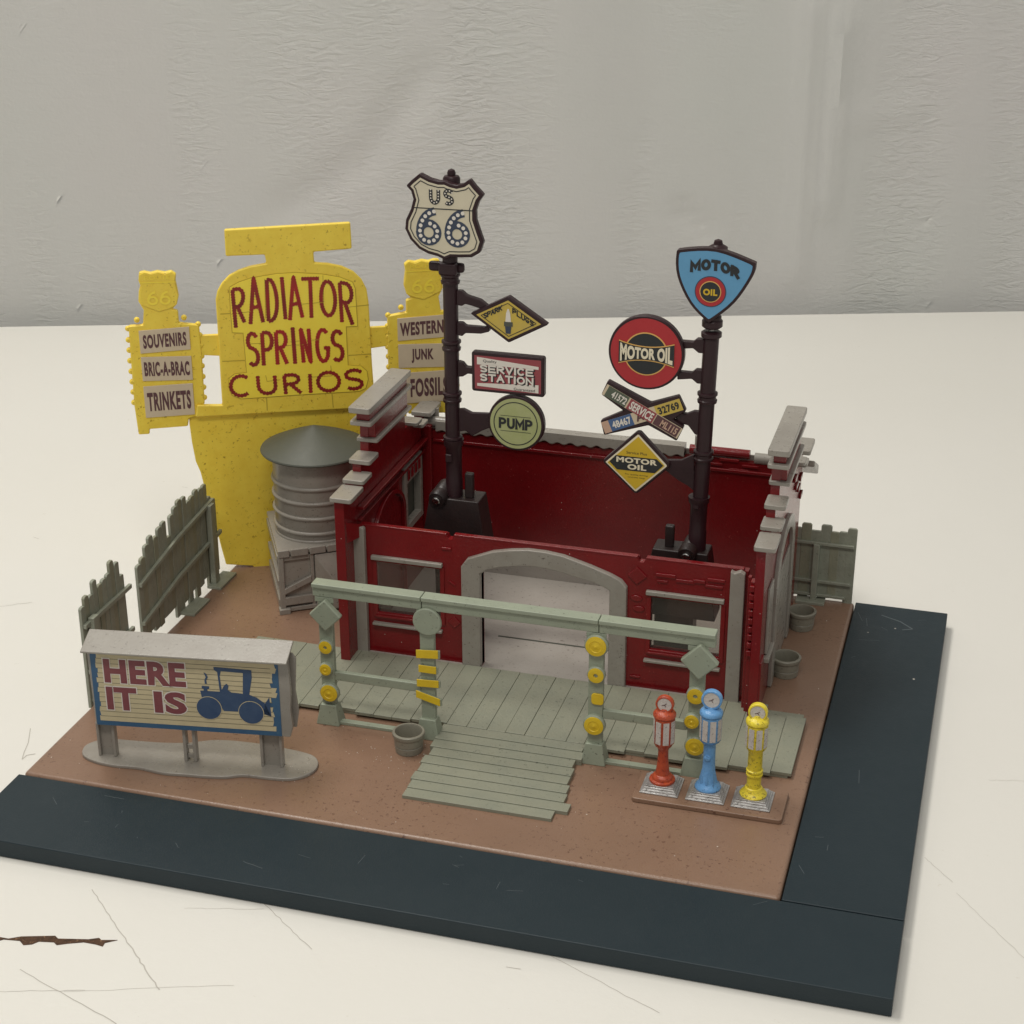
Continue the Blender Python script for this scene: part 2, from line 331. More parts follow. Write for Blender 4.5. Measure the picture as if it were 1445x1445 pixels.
def stext(name, txt, f, pl, n, mt, parent, hw=.02, gap=.42, slab=1.0):
    """block lettering drawn with strokes hw thick each side; f maps the unit box to (u, v)"""
    adv = [GWD.get(c, 1.0) for c in txt]; tot = sum(adv)+gap*(len(txt)-1)
    A_, B_, C_ = Vector(f(0, 0)), Vector(f(1, 0)), Vector(f(0, 1)); mx_, my_ = hw/max(1e-6, (B_-A_).length), hw/max(1e-6, (C_-A_).length)
    bm = bmesh.new(); x = 0; j = 0
    for c, a in zip(txt, adv):
        for st in GL.get(c, []):
            def g(p, q):
                X = (x+a*p)/tot; return f(mx_+(1-2*mx_)*X, my_+(1-2*my_)*q)
            bm_stroke(bm, [g(p, q) for p, q in st], hw*(1.12 if c == 'I' else 1), pl, n+.004+.0037*(j % 2)+.0004*(j % 5)); j += 1
        x += a+gap
    return link(name, bm, mt, parent)

# ================================================================ THE SETTING
A, B = Vector((-22.42, 35.89)), Vector((24.43, 51.82)); D2 = (B-A).normalized(); A2, B2 = A-D2*70, B+D2*60
bm = bmesh.new()
vs = [bm.verts.new(p) for p in ((A2.x, A2.y, 0), (-70, -60, 0), (110, -60, 0), (B2.x, B2.y, 0))]
f = bm.faces.new(vs); e = bmesh.ops.extrude_face_region(bm, geom=[f]); bmesh.ops.translate(bm, verts=[v for v in e['geom'] if isinstance(v, bmesh.types.BMVert)], vec=(0, 0, -3))
tm = mat('white_table_top', (.765, .745, .695), .34, (.735, .715, .66), .06, .7, (.60, .56, .48), 3.2, .70, bump=.012, bump_scale=3)
table = link('table', bm, tm, None, bevel=.15, kind='structure')
TOP = Plane((0, 0, 0), (1, 0, 0), (0, 1, 0))       # n is up
# torn chip in the laminate, scratches, hairs
def tp(px, py): p = hit(px, py, 2, 0); return (p.x, p.y)
ch = [tp(*p) for p in [(-30, 1330), (-5, 1322), (12, 1325), (30, 1322), (78, 1321), (82, 1325), (125, 1326), (140, 1324), (143, 1327), (166, 1327), (148, 1331), (145, 1336), (135, 1333), (118, 1330), (95, 1332), (80, 1334), (76, 1330), (55, 1329), (45, 1333), (33, 1334), (28, 1328), (5, 1326), (-20, 1334)]]
sheet('torn_chip', ch, TOP, .002, 'chip', table, th=.012)
bm = bmesh.new()
def wob(p, q, k=14, a=.02):
    p, q = Vector(p), Vector(q); d = (q-p); nn = Vector((-d.y, d.x)).normalized(); return [tuple(p.lerp(q, i/k)+nn*random.uniform(-a, a)) for i in range(k+1)]
for (p, q, ww) in [((130, 1255), (180, 1330), .012), ((180, 1330), (225, 1397), .015), ((28, 1368), (165, 1445), .011), ((370, 1273), (440, 1340), .009), ((770, 1345), (930, 1430), .007), ((1350, 1260), (1445, 1352), .005), ((260, 1282), (372, 1283), .004),
                   ((0, 1399), (120, 1398), .006), ((1305, 1210), (1345, 1245), .006), ((0, 856), (45, 850), .009), ((1395, 1101), (1445, 1102), .004), ((90, 1400), (330, 1390), .004)]:
    bm_ribbon(bm, wob(tp(*p), tp(*q)), ww, TOP, .004)
link('scratch_marks', bm, 'scratch', table, kind='stuff')
bm = bmesh.new()
for q in range(14):
    x, y = random.uniform(-12, 36), random.uniform(-8, 26)
    a = random.uniform(0, 3.1); l = random.uniform(.05, .35); bm_ribbon(bm, [(x, y), (x+l*math.cos(a), y+l*math.sin(a))], random.uniform(.004, .012), TOP, .005)
link('small_scuffs', bm, 'scratch', table, kind='stuff')
bm = bmesh.new(); bm_ribbon(bm, [tp(*p) for p in [(43, 1028), (40, 1048), (34, 1062), (31, 1072), (38, 1066), (50, 1064)]], .012, TOP, .006); link('stray_hair', bm, 'scratch', table)

# backdrop cloth: hangs behind the table's far edge
def cloth():
    m = bpy.data.materials.new('grey_backdrop_cloth'); m.use_nodes = True; nt = m.node_tree; N = nt.nodes; L = nt.links; b = N['Principled BSDF']
    b.inputs['Roughness'].default_value = .55; b.inputs['Specular IOR Level'].default_value = .45
    tc = N.new('ShaderNodeTexCoord')
    def mp(sc, rot=0):
        x = N.new('ShaderNodeMapping'); x.inputs['Scale'].default_value = sc; x.inputs['Rotation'].default_value[2] = rot; L.new(tc.outputs['UV'], x.inputs[0]); return x.outputs[0]
    def nz(vec, s, d=3, dist=0.):
        n = N.new('ShaderNodeTexNoise'); n.inputs['Scale'].default_value = s; n.inputs['Detail'].default_value = d; n.inputs['Distortion'].default_value = dist; L.new(vec, n.inputs['Vector']); return n.outputs['Fac']
    def rmp(f, a, c, lo=0, hi=1):
        r = N.new('ShaderNodeMapRange'); r.inputs[1].default_value = a; r.inputs[2].default_value = c; r.inputs[3].default_value = lo; r.inputs[4].default_value = hi; L.new(f, r.inputs[0]); return r.outputs[0]
    def mth(op, a, c):
        x = N.new('ShaderNodeMath'); x.operation = op
        for i, v in enumerate((a, c)):
            if isinstance(v, (int, float)): x.inputs[i].default_value = v
            else: L.new(v, x.inputs[i])
        return x.outputs[0]
    rip = nz(mp((1.15, 3.6, 1)), 1.0, 3, 1.2)                 # short horizontal puckers
    band = rmp(nz(mp((.20, .035, 1)), 1.0, 2), .45, .72, .06, 1)     # gathered in upright bands
    fold = nz(mp((.10, .012, 1)), 1.0, 3)
    fine = nz(mp((6, 6, 1)), 1.0, 2)
    h = mth('ADD', mth('MULTIPLY', mth('MULTIPLY', rip, band), 1.0), mth('MULTIPLY', fold, 1.6)); h = mth('ADD', h, mth('MULTIPLY', fine, .05))
    bu = N.new('ShaderNodeBump'); bu.inputs['Strength'].default_value = .5; bu.inputs['Distance'].default_value = .32; L.new(h, bu.inputs['Height']); L.new(bu.outputs[0], b.inputs['Normal'])
    mx = N.new('ShaderNodeMix'); mx.data_type = 'RGBA'; mx.inputs[6].default_value = (.80, .775, .755, 1); mx.inputs[7].default_value = (.785, .785, .75, 1)
    L.new(rmp(nz(mp((.05, .05, 1)), 1.0, 3), .35, .65), mx.inputs[0]); L.new(mx.outputs[2], b.inputs['Base Color'])
    return m
bm = bmesh.new(); uvl = bm.loops.layers.uv.new('UVMap'); NX, NZ = 420, 110; L0 = (B2-A2).length; nrm = Vector((D2.y, -D2.x)); G = []
CLP = Plane((A2.x, A2.y, 0), (D2.x, D2.y, 0))
CR = [[Vector(CLP.uv(*p)) for p in q] for q in ([(398, 303), (520, 225), (598, 112)], [(968, 305), (1000, 335)], [(1150, 20), (1142, 180), (1128, 400)], [(1200, 30), (1190, 140), (1172, 300)], [(1215, 172), (1300, 160)])]
def crease(s, z, cr):
    p = Vector((s, z)); best = 9
    for a, b in zip(cr[:-1], cr[1:]):
        t = max(0, min(1, (p-a).dot(b-a)/(b-a).length_squared)); best = min(best, (p-a.lerp(b, t)).length)
    return best
for i in range(NX+1):
    s = L0*i/NX; row = []
    for j in range(NZ+1):
        z = -3+58*j/NZ; o_ = .28*math.sin(s*.21+1.3)*(.3+z/58)+.16*math.sin(s*.53+.04*z)+.08*math.sin(s*1.1+.5+.03*z)
        for q_, (amp, wd_) in enumerate(((-.42, .8), (-.4, .5), (.42, .42), (.40, .40), (.22, .4))):
            dd = crease(s, z, CR[q_])
            if dd < 4*wd_: o_ += amp*math.exp(-(dd/wd_)**2)
        p = A2+D2*s-nrm*(1.1-o_*.55); row.append((bm.verts.new((p.x, p.y, z)), s, z))
    G.append(row)
for i in range(NX):
    for j in range(NZ):
        q = (G[i][j], G[i+1][j], G[i+1][j+1], G[i][j+1]); f = bm.faces.new([v[0] for v in q])
        for lp, v in zip(f.loops, q): lp[uvl].uv = (v[1], v[2])
e = bmesh.ops.solidify(bm, geom=bm.faces[:], thickness=.1)
cl = link('backdrop_cloth', bm, cloth(), None, smooth=True, kind='structure')

# ================================================================ BASE AND ROAD
def top_plate(name, x0, x1, y0, y1, z1, mt, bev, label, cat, group=None):
    o = box(name, x0, x1, y0, y1, 0.02, z1, mt, None, bevel=bev, loc=((x0+x1)/2, (y0+y1)/2, 0), segs=4); return tag(o, label, cat, group)
plate = top_plate('base_plate', 0, 20, 0.02, 16.25, .527, 'brown', .12, 'speckled brown plastic base plate that the red building and fences stand on', 'base plate')
bm = bmesh.new(); rd_ = random.Random(11)
for q in range(230):
    if q < 60: x, y = rd_.gauss(9.3, .75), rd_.gauss(3.6, .45)
    elif q < 80: x, y = rd_.gauss(7.0, .3), rd_.gauss(2.1, .3)
    else: x, y = rd_.uniform(.3, 19.7), rd_.uniform(.3, 16)
    r_ = rd_.uniform(.008, .022); z_ = .525 if q not in range(60, 80) else .615
    v = [bm.verts.new((x+r_*math.cos(a), y+r_*math.sin(a)*.8, z_)) for a in (.3, 2.2, 4.4)]+[bm.verts.new((x, y, z_+r_*1.3))]
    for f in ((0, 1, 3), (1, 2, 3), (2, 0, 3)): bm.faces.new([v[i] for i in f])
link('dust_specks', bm, 'white_ink', plate, kind='stuff')
road1 = top_plate('road_strip', -.1, 22.87, -2.9, -.02, .5, 'road', .03, 'long dark blue-grey road strip lying along the front of the brown base', 'road strip', 'road strips around the base')
road2 = top_plate('road_strip', 20.03, 22.87, .02, 16.3, .5, 'road', .03, 'short dark blue-grey road strip running along the right side of the brown base', 'road strip', 'road strips around the base')
Z5 = Plane((0, 0, .5), (1, 0, 0), (0, 1, 0))
bm = bmesh.new()
for q in [((150, 1146), (178, 1151)), ((345, 1240), (372, 1250))]: bm_ribbon(bm, wob(tp(*q[0]), tp(*q[1]), 6, .01), .007, Z5, .003)
for q in range(16):
    x, y = random.uniform(0, 22), random.uniform(-2.6, -.3); a = random.uniform(0, 3); l = random.uniform(.05, .4); bm_ribbon(bm, [(x, y), (x+l*math.cos(a), y+l*math.sin(a))], .005, Z5, .003)
link('scuff_marks', bm, 'scuff', road1, kind='stuff')
bm = bmesh.new()
for q in range(10):
    x, y = random.uniform(20.2, 22.5), random.uniform(.3, 16); a = random.uniform(0, 3); l = random.uniform(.1, .7); bm_ribbon(bm, [(x, y), (x+l*math.cos(a), y+l*math.sin(a))], .006, Z5, .003)
bm_ribbon(bm, [(20.9, 15.6), (21.5, 15.3), (21.9, 14.9), (21.6, 14.75)], .02, Z5, .003)
link('scuff_marks', bm, 'scuff', road2, kind='stuff')

# ================================================================ BOARDWALK
dk = thing('boardwalk', 'grey-green plank boardwalk with a ramp, in front of the red building', 'boardwalk', (12, 5.2, .52))
x = 2.95; i = 0
box('deck_bed', 3.0, 19.42, 5.3, 8.6, .52, .60, 'greygreen', dk, bevel=0)
while x < 19.4:
    wd = .56+random.uniform(-.05, .05); x1 = min(x+wd, 19.52)
    if 19.52-x1 < .3: x1 = 19.52
    yf = 5.16+random.choice((0, 0, .07, .12, -.04)); yb = 8.62 if x < 17.4 else (8.75 if x < 17.9 else 8.25+random.uniform(-.08, .05))
    if 10 < x < 13.6: yf = 5.25
    a = random.uniform(-.006, .006)
    bm = bmesh.new(); bm_box(bm, x+.003, x1-.003, yf, yb, .60, .70+a); link('plank', bm, 'greygreen', dk, bevel=.016, segs=2); x = x1; i += 1
n = 9; y0, y1 = 1.62, 5.22
for k in range(n):
    a = y0+(y1-y0)*k/n; b = y0+(y1-y0)*(k+1)/n; xl = 9.98+random.choice((0, .05, -.06, .1))*(k < 6); xr = 14.0+random.choice((0, -.07, .08, .0))
    if k == 1: xr += .32
    if k == 2: xr += .12
    za, zb = .615+.11*k/n, .60+.11*(k+1)/n
    bm = bmesh.new(); v = [bm.verts.new(p) for p in ((xl, a+.002, .52), (xr, a+.002, .52), (xr, b-.002, .52), (xl, b-.002, .52), (xl, a+.002, za+.006), (xr, a+.002, za+.006), (xr, b-.002, zb-.006), (xl, b-.002, zb-.006))]
    for f in ((0, 3, 2, 1), (4, 5, 6, 7), (0, 1, 5, 4), (1, 2, 6, 5), (2, 3, 7, 6), (3, 0, 4, 7)): bm.faces.new([v[i] for i in f])
    link('ramp_plank', bm, 'greygreen', dk, bevel=.012, segs=2)

# ================================================================ RAILING
rl = thing('porch_railing', 'pale green porch railing with yellow reflectors standing in front of the boardwalk', 'railing', (12, 4.8, .52))
F48 = FRONT(4.8)
for a, b in ((6.5, 9.6), (9.6, 14.42), (14.42, 17.46)):
    pr = [(4.68, 4.40), (4.92, 4.40), (4.92, 4.66), (5.0, 4.68), (5.0, 4.80), (4.6, 4.80), (4.6, 4.68), (4.68, 4.66)]
    bm = bmesh.new(); g = .008
    u = [bm.verts.new((a+g, y, z)) for y, z in pr]; v = [bm.verts.new((b-g, y, z)) for y, z in pr]; bm.faces.new(u); bm.faces.new(v[::-1])
    for i in range(8): bm.faces.new((u[i], u[(i+1) % 8], v[(i+1) % 8], v[i]))
    link('top_rail', bm, 'rail', rl, bevel=.022)
posts = (6.83, 9.72, 14.36, 17.02)
for i, px in enumerate(posts):
    po = box('post', px-.2, px+.2, 4.7, 4.88, .52, 4.39, 'rail', rl, bevel=.03)
    # flared foot block
    bm = bmesh.new(); v = []
    for z, s, d in ((.52, .34, .26), (1.12, .23, .17)): v.append([bm.verts.new((px+sx*s, 4.78+sy*d, z)) for sx, sy in ((-1, -1), (1, -1), (1, 1), (-1, 1))])
    bm.faces.new(v[0]); bm.faces.new(v[1][::-1])
    for q in range(4): bm.faces.new((v[0][q], v[0][(q+1) % 4], v[1][(q+1) % 4], v[1][q]))
    link('post_foot', bm, 'rail', rl, bevel=.03)
    box('neck_bracket', px-.27, px+.27, 4.685, 4.72, 4.24, 4.39, 'rail', rl, bevel=.03)
for px, pz, r in ((6.9, 3.92, .46), (17.09, 4.02, .5)):
    prism('diamond_plaque', [(px-r, pz), (px, pz-r*1.02), (px+r, pz), (px, pz+r*1.02)], F48, .1, .3, 'rail', rl, bevel=.04)
prism('round_plaque', circ(9.77, 4.1, .40, 36), F48, .1, .22, 'rail', rl, bevel=.04)
def reflector(x, z, r, hole):
    rim = lathe('reflector', [(r*1.16, 0), (r*1.16, .09), (r*1.02, .12)], (x, 4.70, z), 'rail', rl, axis=(0, -1, 0), seg=28)
    if hole: pf = [(r, .11), (r, .15), (r*.5, .165), (r*.3, .16), (r*.26, .09)]
    else: pf = [(r, .11), (r, .15), (r*.6, .165), (r*.55, .15), (r*.2, .155), (r*.1, .175)]
    lathe('yellow_disc', pf, (x, 4.70, z), 'paint_yellow', rim, axis=(0, -1, 0), seg=28)
for x, z, r, h in ((6.85, 2.93, .185, 1), (6.82, 2.24, .165, 0), (6.89, 1.52, .245, 0), (14.38, 4.06, .275, 0), (14.39, 3.21, .21, 1), (14.36, 1.70, .26, 0), (17.02, 3.0, .215, 1), (16.95, 2.24, .19, 0), (17.06, 1.51, .245, 0)): reflector(x, z, r, h)
prism('square_reflector', rrect(14.26, 2.3, 14.59, 2.63, .09), F48, .1, .16, 'paint_yellow', rl, bevel=.02)
for z, hw, hh, t in ((3.13, .31, .125, .03), (2.67, .25, .11, 0), (2.24, .31, .11, .02), (1.79, .34, .11, -.09)):
    pts = [(9.75-hw, z-hh-t), (9.75+hw, z-hh+t), (9.75+hw, z+hh+t), (9.75-hw, z+hh-t)]
    bk = prism('slat_reflector', [(p[0]+.04, p[1]-.02) for p in pts], F48, .1, .17, 'rail', rl, bevel=.02)
    prism('yellow_face', pts, F48, .17, .20, 'paint_yellow', bk, bevel=.012)
for a, b in ((7.03, 9.52), (14.56, 16.82)):
    box('lower_rail', a, b, 4.70, 4.86, 1.88, 2.14, 'rail', rl, bevel=.03)
    box('foot_rail', a+.1, b-.05, 4.66, 4.86, .52, .62, 'rail', rl, bevel=.02)

# ================================================================ RED BUILDING
bd = thing('service_station_building', 'roofless red toy building with grey arched doorway and stepped side walls', 'building', (12, 11.8, .52))
fl = box('floor', 6.05, 17.7, 8.7, 15.15, .53, .64, 'greyfloor', bd, bevel=0)
box('floor_groove', 9.9, 13.4, 10.68, 10.76, .63, .645, 'roof', fl, bevel=0)
FW = FRONT(8.8)
# front wall as pieces round its openings, one mesh: the outline is cut by opening columns
arch_in = [(9.99, .64), (9.99, 3.66), (10.2, 3.84), (10.6, 3.97), (11.1, 4.07), (11.6, 4.12), (12.0, 4.1), (12.43, 4.03), (12.9, 3.93), (13.3, 3.85), (13.6, 3.75), (13.78, 3.66), (13.78, .64)]
bm = bmesh.new()
def wallpiece(pts): bm_prism(bm, pts, FW, -.24, 0)
wallpiece([(6.3, .64), (6.8, .64), (6.8, 4.69), (6.3, 4.69)])
wallpiece([(6.8, .64), (8.74, .64), (8.74, 1.96), (6.8, 1.96)]); wallpiece([(6.8, 3.62), (8.74, 3.62), (8.74, 4.69), (6.8, 4.69)])
wallpiece([(8.74, .64), (9.99, .64), (9.99, 4.69), (9.16, 4.69), (9.12, 4.58), (9.0, 4.58), (8.96, 4.69), (8.74, 4.69)])
wallpiece([(9.99, 4.69)]+arch_in[1:-1]+[(13.78, 4.69)])
wallpiece([(13.78, .64), (14.95, .64), (14.95, 4.69), (14.76, 4.69), (14.7, 4.58), (14.58, 4.58), (14.54, 4.69), (13.78, 4.69)])
wallpiece([(14.95, .64), (16.92, .64), (16.92, 1.93), (14.95, 1.93)]); wallpiece([(14.95, 3.58), (16.92, 3.58), (16.92, 4.69), (14.95, 4.69)])
wallpiece([(16.92, .64), (17.62, .64), (17.62, 4.69), (16.92, 4.69)])
bmesh.ops.remove_doubles(bm, verts=bm.verts, dist=.0005)
fwall = link('front_wall', bm, 'red', bd, bevel=0)
box('coping', 6.32, 8.95, 8.79, 8.97, 4.69, 4.75, 'red', fwall, bevel=.02)
box('coping', 9.17, 14.53, 8.79, 8.97, 4.69, 4.75, 'red', fwall, bevel=.02)
box('coping', 14.77, 17.5, 8.79, 8.97, 4.69, 4.75, 'red', fwall, bevel=.02)
arch_out = [(9.42, .62), (9.42, 3.84), (9.6, 4.1), (10.36, 4.42), (10.9, 4.54), (11.4, 4.61), (11.9, 4.61), (12.43, 4.55), (13.2, 4.34), (13.8, 4.14), (14.1, 4.0), (14.27, 3.8), (14.29, .62)]
arc_ = ring_prism('door_surround', arch_out, arch_in, FW, -.23, .17, 'grey', bd, bevel=.035, closed=False)
for x in (6.3, 17.36):
    f0 = [(x-.2, .62), (x+.2, .62), (x+.2, 4.66), (x+.06, 4.74), (x-.1, 4.66), (x-.2, 4.72)]
    prism('corner_column', f0, FW, .0, .2, 'grey', bd, bevel=.03)
for (a, b, c, d) in ((6.8, 8.74, 1.96, 3.62), (14.95, 16.92, 1.93, 3.58)):
    wn = ring_prism('window', [(a-.13, c-.16), (b+.13, c-.16), (b+.13, d+.05), (a-.13, d+.05)], [(a, c), (b, c), (b, d), (a, d)], FW, -.02, .05, 'red', bd, bevel=.02)
    box('pane', a+.005, b-.005, 8.86, 8.875, c+.005, d-.005, 'pane', wn, bevel=0)
    prism('head_trim', [(a-.14, d+.07), (b+.09, d+.07), (b+.09, d+.2), (a-.14, d+.2)], FW, .0, .14, 'grey', wn, bevel=.025)
    prism('sill', [(a-.15, c-.38), (b+.06, c-.38), (b+.06, c-.3), (a-.15, c-.3)], FW, .0, .16, 'grey', wn, bevel=.02)
    prism('sill_ledge', [(a-.05, c-.13), (b+.0, c-.13), (b+.0, c-.06), (a-.05, c-.06)], FW, .045, .1, 'red', wn, bevel=.015)
for q in ((15.05, 15.62, 4.22, 4.33), (15.62, 16.15, 4.12, 4.22), (16.1, 16.45, 4.16, 4.27), (16.5, 17.0, 4.26, 4.36), (15.1, 15.4, 4.05, 4.13), (16.45, 16.95, 4.07, 4.16), (8.8, 9.1, 4.25, 4.33), (14.4, 14.7, .95, 1.02)):
    prism('raised_brick', [(q[0], q[2]), (q[1], q[2]), (q[1], q[3]), (q[0], q[3])], FW, -.01, .055, 'red', bd, bevel=.02)
prism('raised_diamond', [(14.26, 4.17), (14.53, 3.9), (14.82, 4.17), (14.53, 4.44)], FW, -.01, .06, 'red', bd, bevel=.02)
for x, z in ((14.53, 3.47), (14.6, 3.15)): prism('raised_oval', circ(x, z, .17, 20, .09), FW, -.01, .05, 'red', bd, bevel=.02)
prism('raised_diamond', [(8.95, 1.95), (9.15, 1.75), (9.35, 1.95), (9.15, 2.15)], FW, -.01, .04, 'red', bd, bevel=.02)
prism('raised_chip', [(8.98, 3.25), (9.2, 3.12), (9.22, 3.17), (9.0, 3.3)], FW, -.01, .04, 'red', bd, bevel=.01)

# side walls with stepped parapets
prof = [(7.95, .53), (15.35, .53), (15.35, 5.9), (14.8, 5.9), (14.75, 5.8), (13.95, 5.8), (13.9, 6.05), (13.25, 6.05), (13.2, 6.72), (12.95, 6.72), (12.95, 7.48), (10.1, 7.48), (10.05, 6.36), (9.4, 6.36), (9.38, 5.97), (8.78, 5.97), (8.74, 5.8), (7.95, 5.8)]
caps = [(7.72, 8.78, 5.80, 5.94), (8.74, 9.5, 5.97, 6.10), (9.3, 10.08, 6.36, 6.50), (9.98, 13.05, 6.80, 6.92), (9.5, 13.1, 7.47, 7.60), (9.42, 13.05, 7.87, 8.05), (13.45, 13.98, 6.05, 6.17), (13.98, 14.55, 5.80, 5.92), (14.72, 15.85, 5.90, 6.05)]
def side_wall(x0, x1, cx0, cx1, side):
    pl = LEFTF(x0)
    if side == 'L':
        hy0, hy1, hz0, hz1 = 12.95, 14.4, 2.75, 4.75
        bm = bmesh.new()
        bm_prism(bm, [(7.95, .53), (hy0, .53), (hy0, 7.48), (10.1, 7.48), (10.05, 6.36), (9.4, 6.36), (9.38, 5.97), (8.78, 5.97), (8.74, 5.8), (7.95, 5.8)], pl, 0, x1-x0)
        bm_prism(bm, [(hy0, .53), (hy1, .53), (hy1, hz0), (hy0, hz0)], pl, 0, x1-x0)
        bm_prism(bm, [(hy0, hz1), (hy1, hz1), (hy1, 5.8), (13.95, 5.8), (13.9, 6.05), (13.25, 6.05), (13.2, 6.72), (hy0, 6.72)], pl, 0, x1-x0)
        bm_prism(bm, [(hy1, .53), (15.35, .53), (15.35, 5.9), (14.8, 5.9), (14.75, 5.8), (hy1, 5.8)], pl, 0, x1-x0)
        bmesh.ops.remove_doubles(bm, verts=bm.verts, dist=.0005); w_ = link('side_wall', bm, 'red', bd)
        ring = ring_prism('side_window', [(hy0-.12, hz0-.1), (hy1+.1, hz0-.1), (hy1+.1, hz1+.1), (hy0-.12, hz1+.1)], [(hy0+.12, hz0+.12), (hy1-.1, hz0+.12), (hy1-.1, hz1-.5), (hy0+.12, hz1-.5)], pl, .1, x1-x0+.09, 'grey', w_, bevel=.02)
        for k in range(4):
            y = hy0+.1+k*.33; box('glazing_block', x1+.1, x1+.13, y, y+.2, hz1-.38, hz1-.05, 'red', w_, bevel=.015)
        box('added_dark_panel', x0+.06, x0+.09, hy0+.05, hy1-.05, hz0+.05, hz1-.45, 'roof', ring, bevel=0)  # dark panel added to keep the bright table from showing through the opening
        # inner mouldings: long ledge, arched raised panel, end pilaster
        box('ledge', x1, x1+.22, 8.95, 14.9, 5.1, 5.2, 'red', w_, bevel=.03)
        box('ledge', x1, x1+.12, 8.95, 14.9, 4.72, 4.8, 'red', w_, bevel=.02)
        inner = [(10.3, .64), (10.3, 3.6)]+arc(11.5, 3.6, 1.2, .85, 180, 0, 14)+[(12.7, .64)]
        outer = [(10.15, .64), (10.15, 3.6)]+arc(11.5, 3.6, 1.35, 1.0, 180, 0, 14)+[(12.85, .64)]
        ring_prism('arch_moulding', outer, inner, pl, x1-x0-.01, x1-x0+.12, 'red', w_, bevel=.03, closed=False)
        box('corner_pilaster', x1, x1+.3, 14.75, 15.0, .64, 5.6, 'red', w_, bevel=.03)
        box('corner_fin', x0-.02, x1+.02, 7.91, 7.96, .53, 5.78, 'red', w_, bevel=.01)
        bm = bmesh.new(); v = [bm.verts.new(p) for p in ((x1, 8.1, 5.05), (x1+.25, 8.75, 4.75), (x1, 8.75, 4.75), (x1, 8.1, 4.4), (x1+.25, 8.75, 4.4), (x1, 8.75, 4.4))]
        for f in ((0, 1, 2), (3, 5, 4), (0, 3, 4, 1), (1, 4, 5, 2), (0, 2, 5, 3)): bm.faces.new([v[i] for i in f])
        link('corner_gusset', bm, 'red', w_)
    else:
        bm = bmesh.new(); bm_prism(bm, prof, pl, 0, x1-x0); w_ = link('side_wall', bm, 'red', bd)
        # outside: grey arched door frame, corner bricks, sills
        outer = [(10.0, .55), (10.0, 3.7)]+arc(11.8, 3.7, 1.8, 1.35, 180, 0, 16)+[(13.6, .55)]
        inner = [(10.45, .55), (10.45, 3.7)]+arc(11.8, 3.7, 1.35, .95, 180, 0, 16)+[(13.15, .55)]
        ring_prism('arched_frame', outer, inner, pl, x1-x0-.01, x1-x0+.12, 'grey', w_, bevel=.03, closed=False)
        box('door_panel', x1, x1+.05, 10.47, 13.12, .55, 3.7, 'grey', w_, bevel=.01)
        box('outer_sill', x1, x1+.16, 8.7, 9.75, 2.0, 2.14, 'grey', w_, bevel=.02)
        box('outer_window_frame', x1, x1+.07, 8.85, 9.6, 2.2, 4.2, 'grey', w_, bevel=.02)
        box('outer_buttress', x1-.1, x1+.05, 8.0, 8.55, .53, 2.35, 'red', w_, bevel=.02)
        for k in range(9):
            z = 4.45-k*.245; box('corner_brick', x0-.14, x0-.01, 8.03, 8.14, z, z+.17, 'red', w_, bevel=.02)
        box('corner_fin', x0-.24, x0-.14, 8.35, 8.5, .62, 4.75, 'red', w_, bevel=.02)
        box('corner_web', x0-.14, x0+.01, 8.16, 8.4, .62, 4.7, 'red', w_, bevel=.01)
        for y, z in ((13.6, 5.2), (14.2, 4.9), (14.6, 5.1), (13.2, 5.6), (14.9, 4.4)): box('raised_brick', x1, x1+.07, y, y+.45, z, z+.14, 'red', w_, bevel=.02)
    for (a, b, c, d) in caps:
        z0, z1 = c, d
        bm = bmesh.new(); TP = Plane((0, 0, 0), (1, 0, 0), (0, 1, 0)); bm_prism(bm, rrect(cx0, a, cx1, b, .07, 3), TP, z0, z1)
        link('coping_slab', bm, 'grey', w_, bevel=.025)
    return w_
side_wall(5.93, 6.18, 5.84, 6.50, 'L')
side_wall(17.92, 18.17, 17.86, 18.45, 'R')
# parapet cores that thicken the stepped tops
for x0, x1 in ((6.0, 6.4), (18.0, 18.34)):
    for (a, b, c, d) in ((9.65, 12.9, 7.6, 7.87), (10.1, 12.9, 6.92, 7.47)):
        box('parapet_block', x0, x1, a, b, c, d, 'red', bd, bevel=.02)
# back wall, its ridge and the grey porch roof behind it
bw = box('back_wall', 6.19, 17.91, 15.0, 15.25, .53, 5.35, 'red', bd, bevel=0)
box('kick_board', 6.4, 17.7, 14.93, 15.0, .64, 1.45, 'greyfloor', bw, bevel=.01)
box('wall_ledge', 6.5, 17.8, 14.9, 15.0, 5.02, 5.12, 'red', bw, bevel=.025)
bm = bmesh.new(); prf = []; k = 150
for i in range(k+1):
    x = 6.6+8.0*i/k; prf.append((x, 5.42+.035*math.sin(x*2*math.pi/.42)+.012*math.sin(x*7)))
bm_prism(bm, [(14.6, 5.72), (6.6, 5.72)]+prf, FRONT(14.9), -.4, 0); link('corrugated_edge', bm, 'grey', bw)
bm = bmesh.new(); bm_prism(bm, [(p[0], p[1]-.035) for p in prf]+[(14.6, 5.5), (6.6, 5.5)], FRONT(14.93), -.3, 0); link('rusty_trim', bm, 'rust', bw)
for (x0, x1, mt, r_, z) in ((6.2, 7.2, 'grey', .17, 5.64), (16.75, 17.9, 'grey', .17, 5.5), (14.75, 16.6, 'red', .14, 5.6)):
    lathe('ridge_roll', [(r_, 0), (r_, x1-x0)], (x0, 15.1, z), mt, bw, axis=(1, 0, 0), seg=20)
lathe('vent_pipe', [(.11, 0), (.11, .75)], (15.0, 15.1, 5.3), 'grey', bw, seg=18)
lathe('vent_pipe', [(.12, 0), (.12, .6)], (6.45, 15.35, 5.4), 'grey', bw, seg=18)
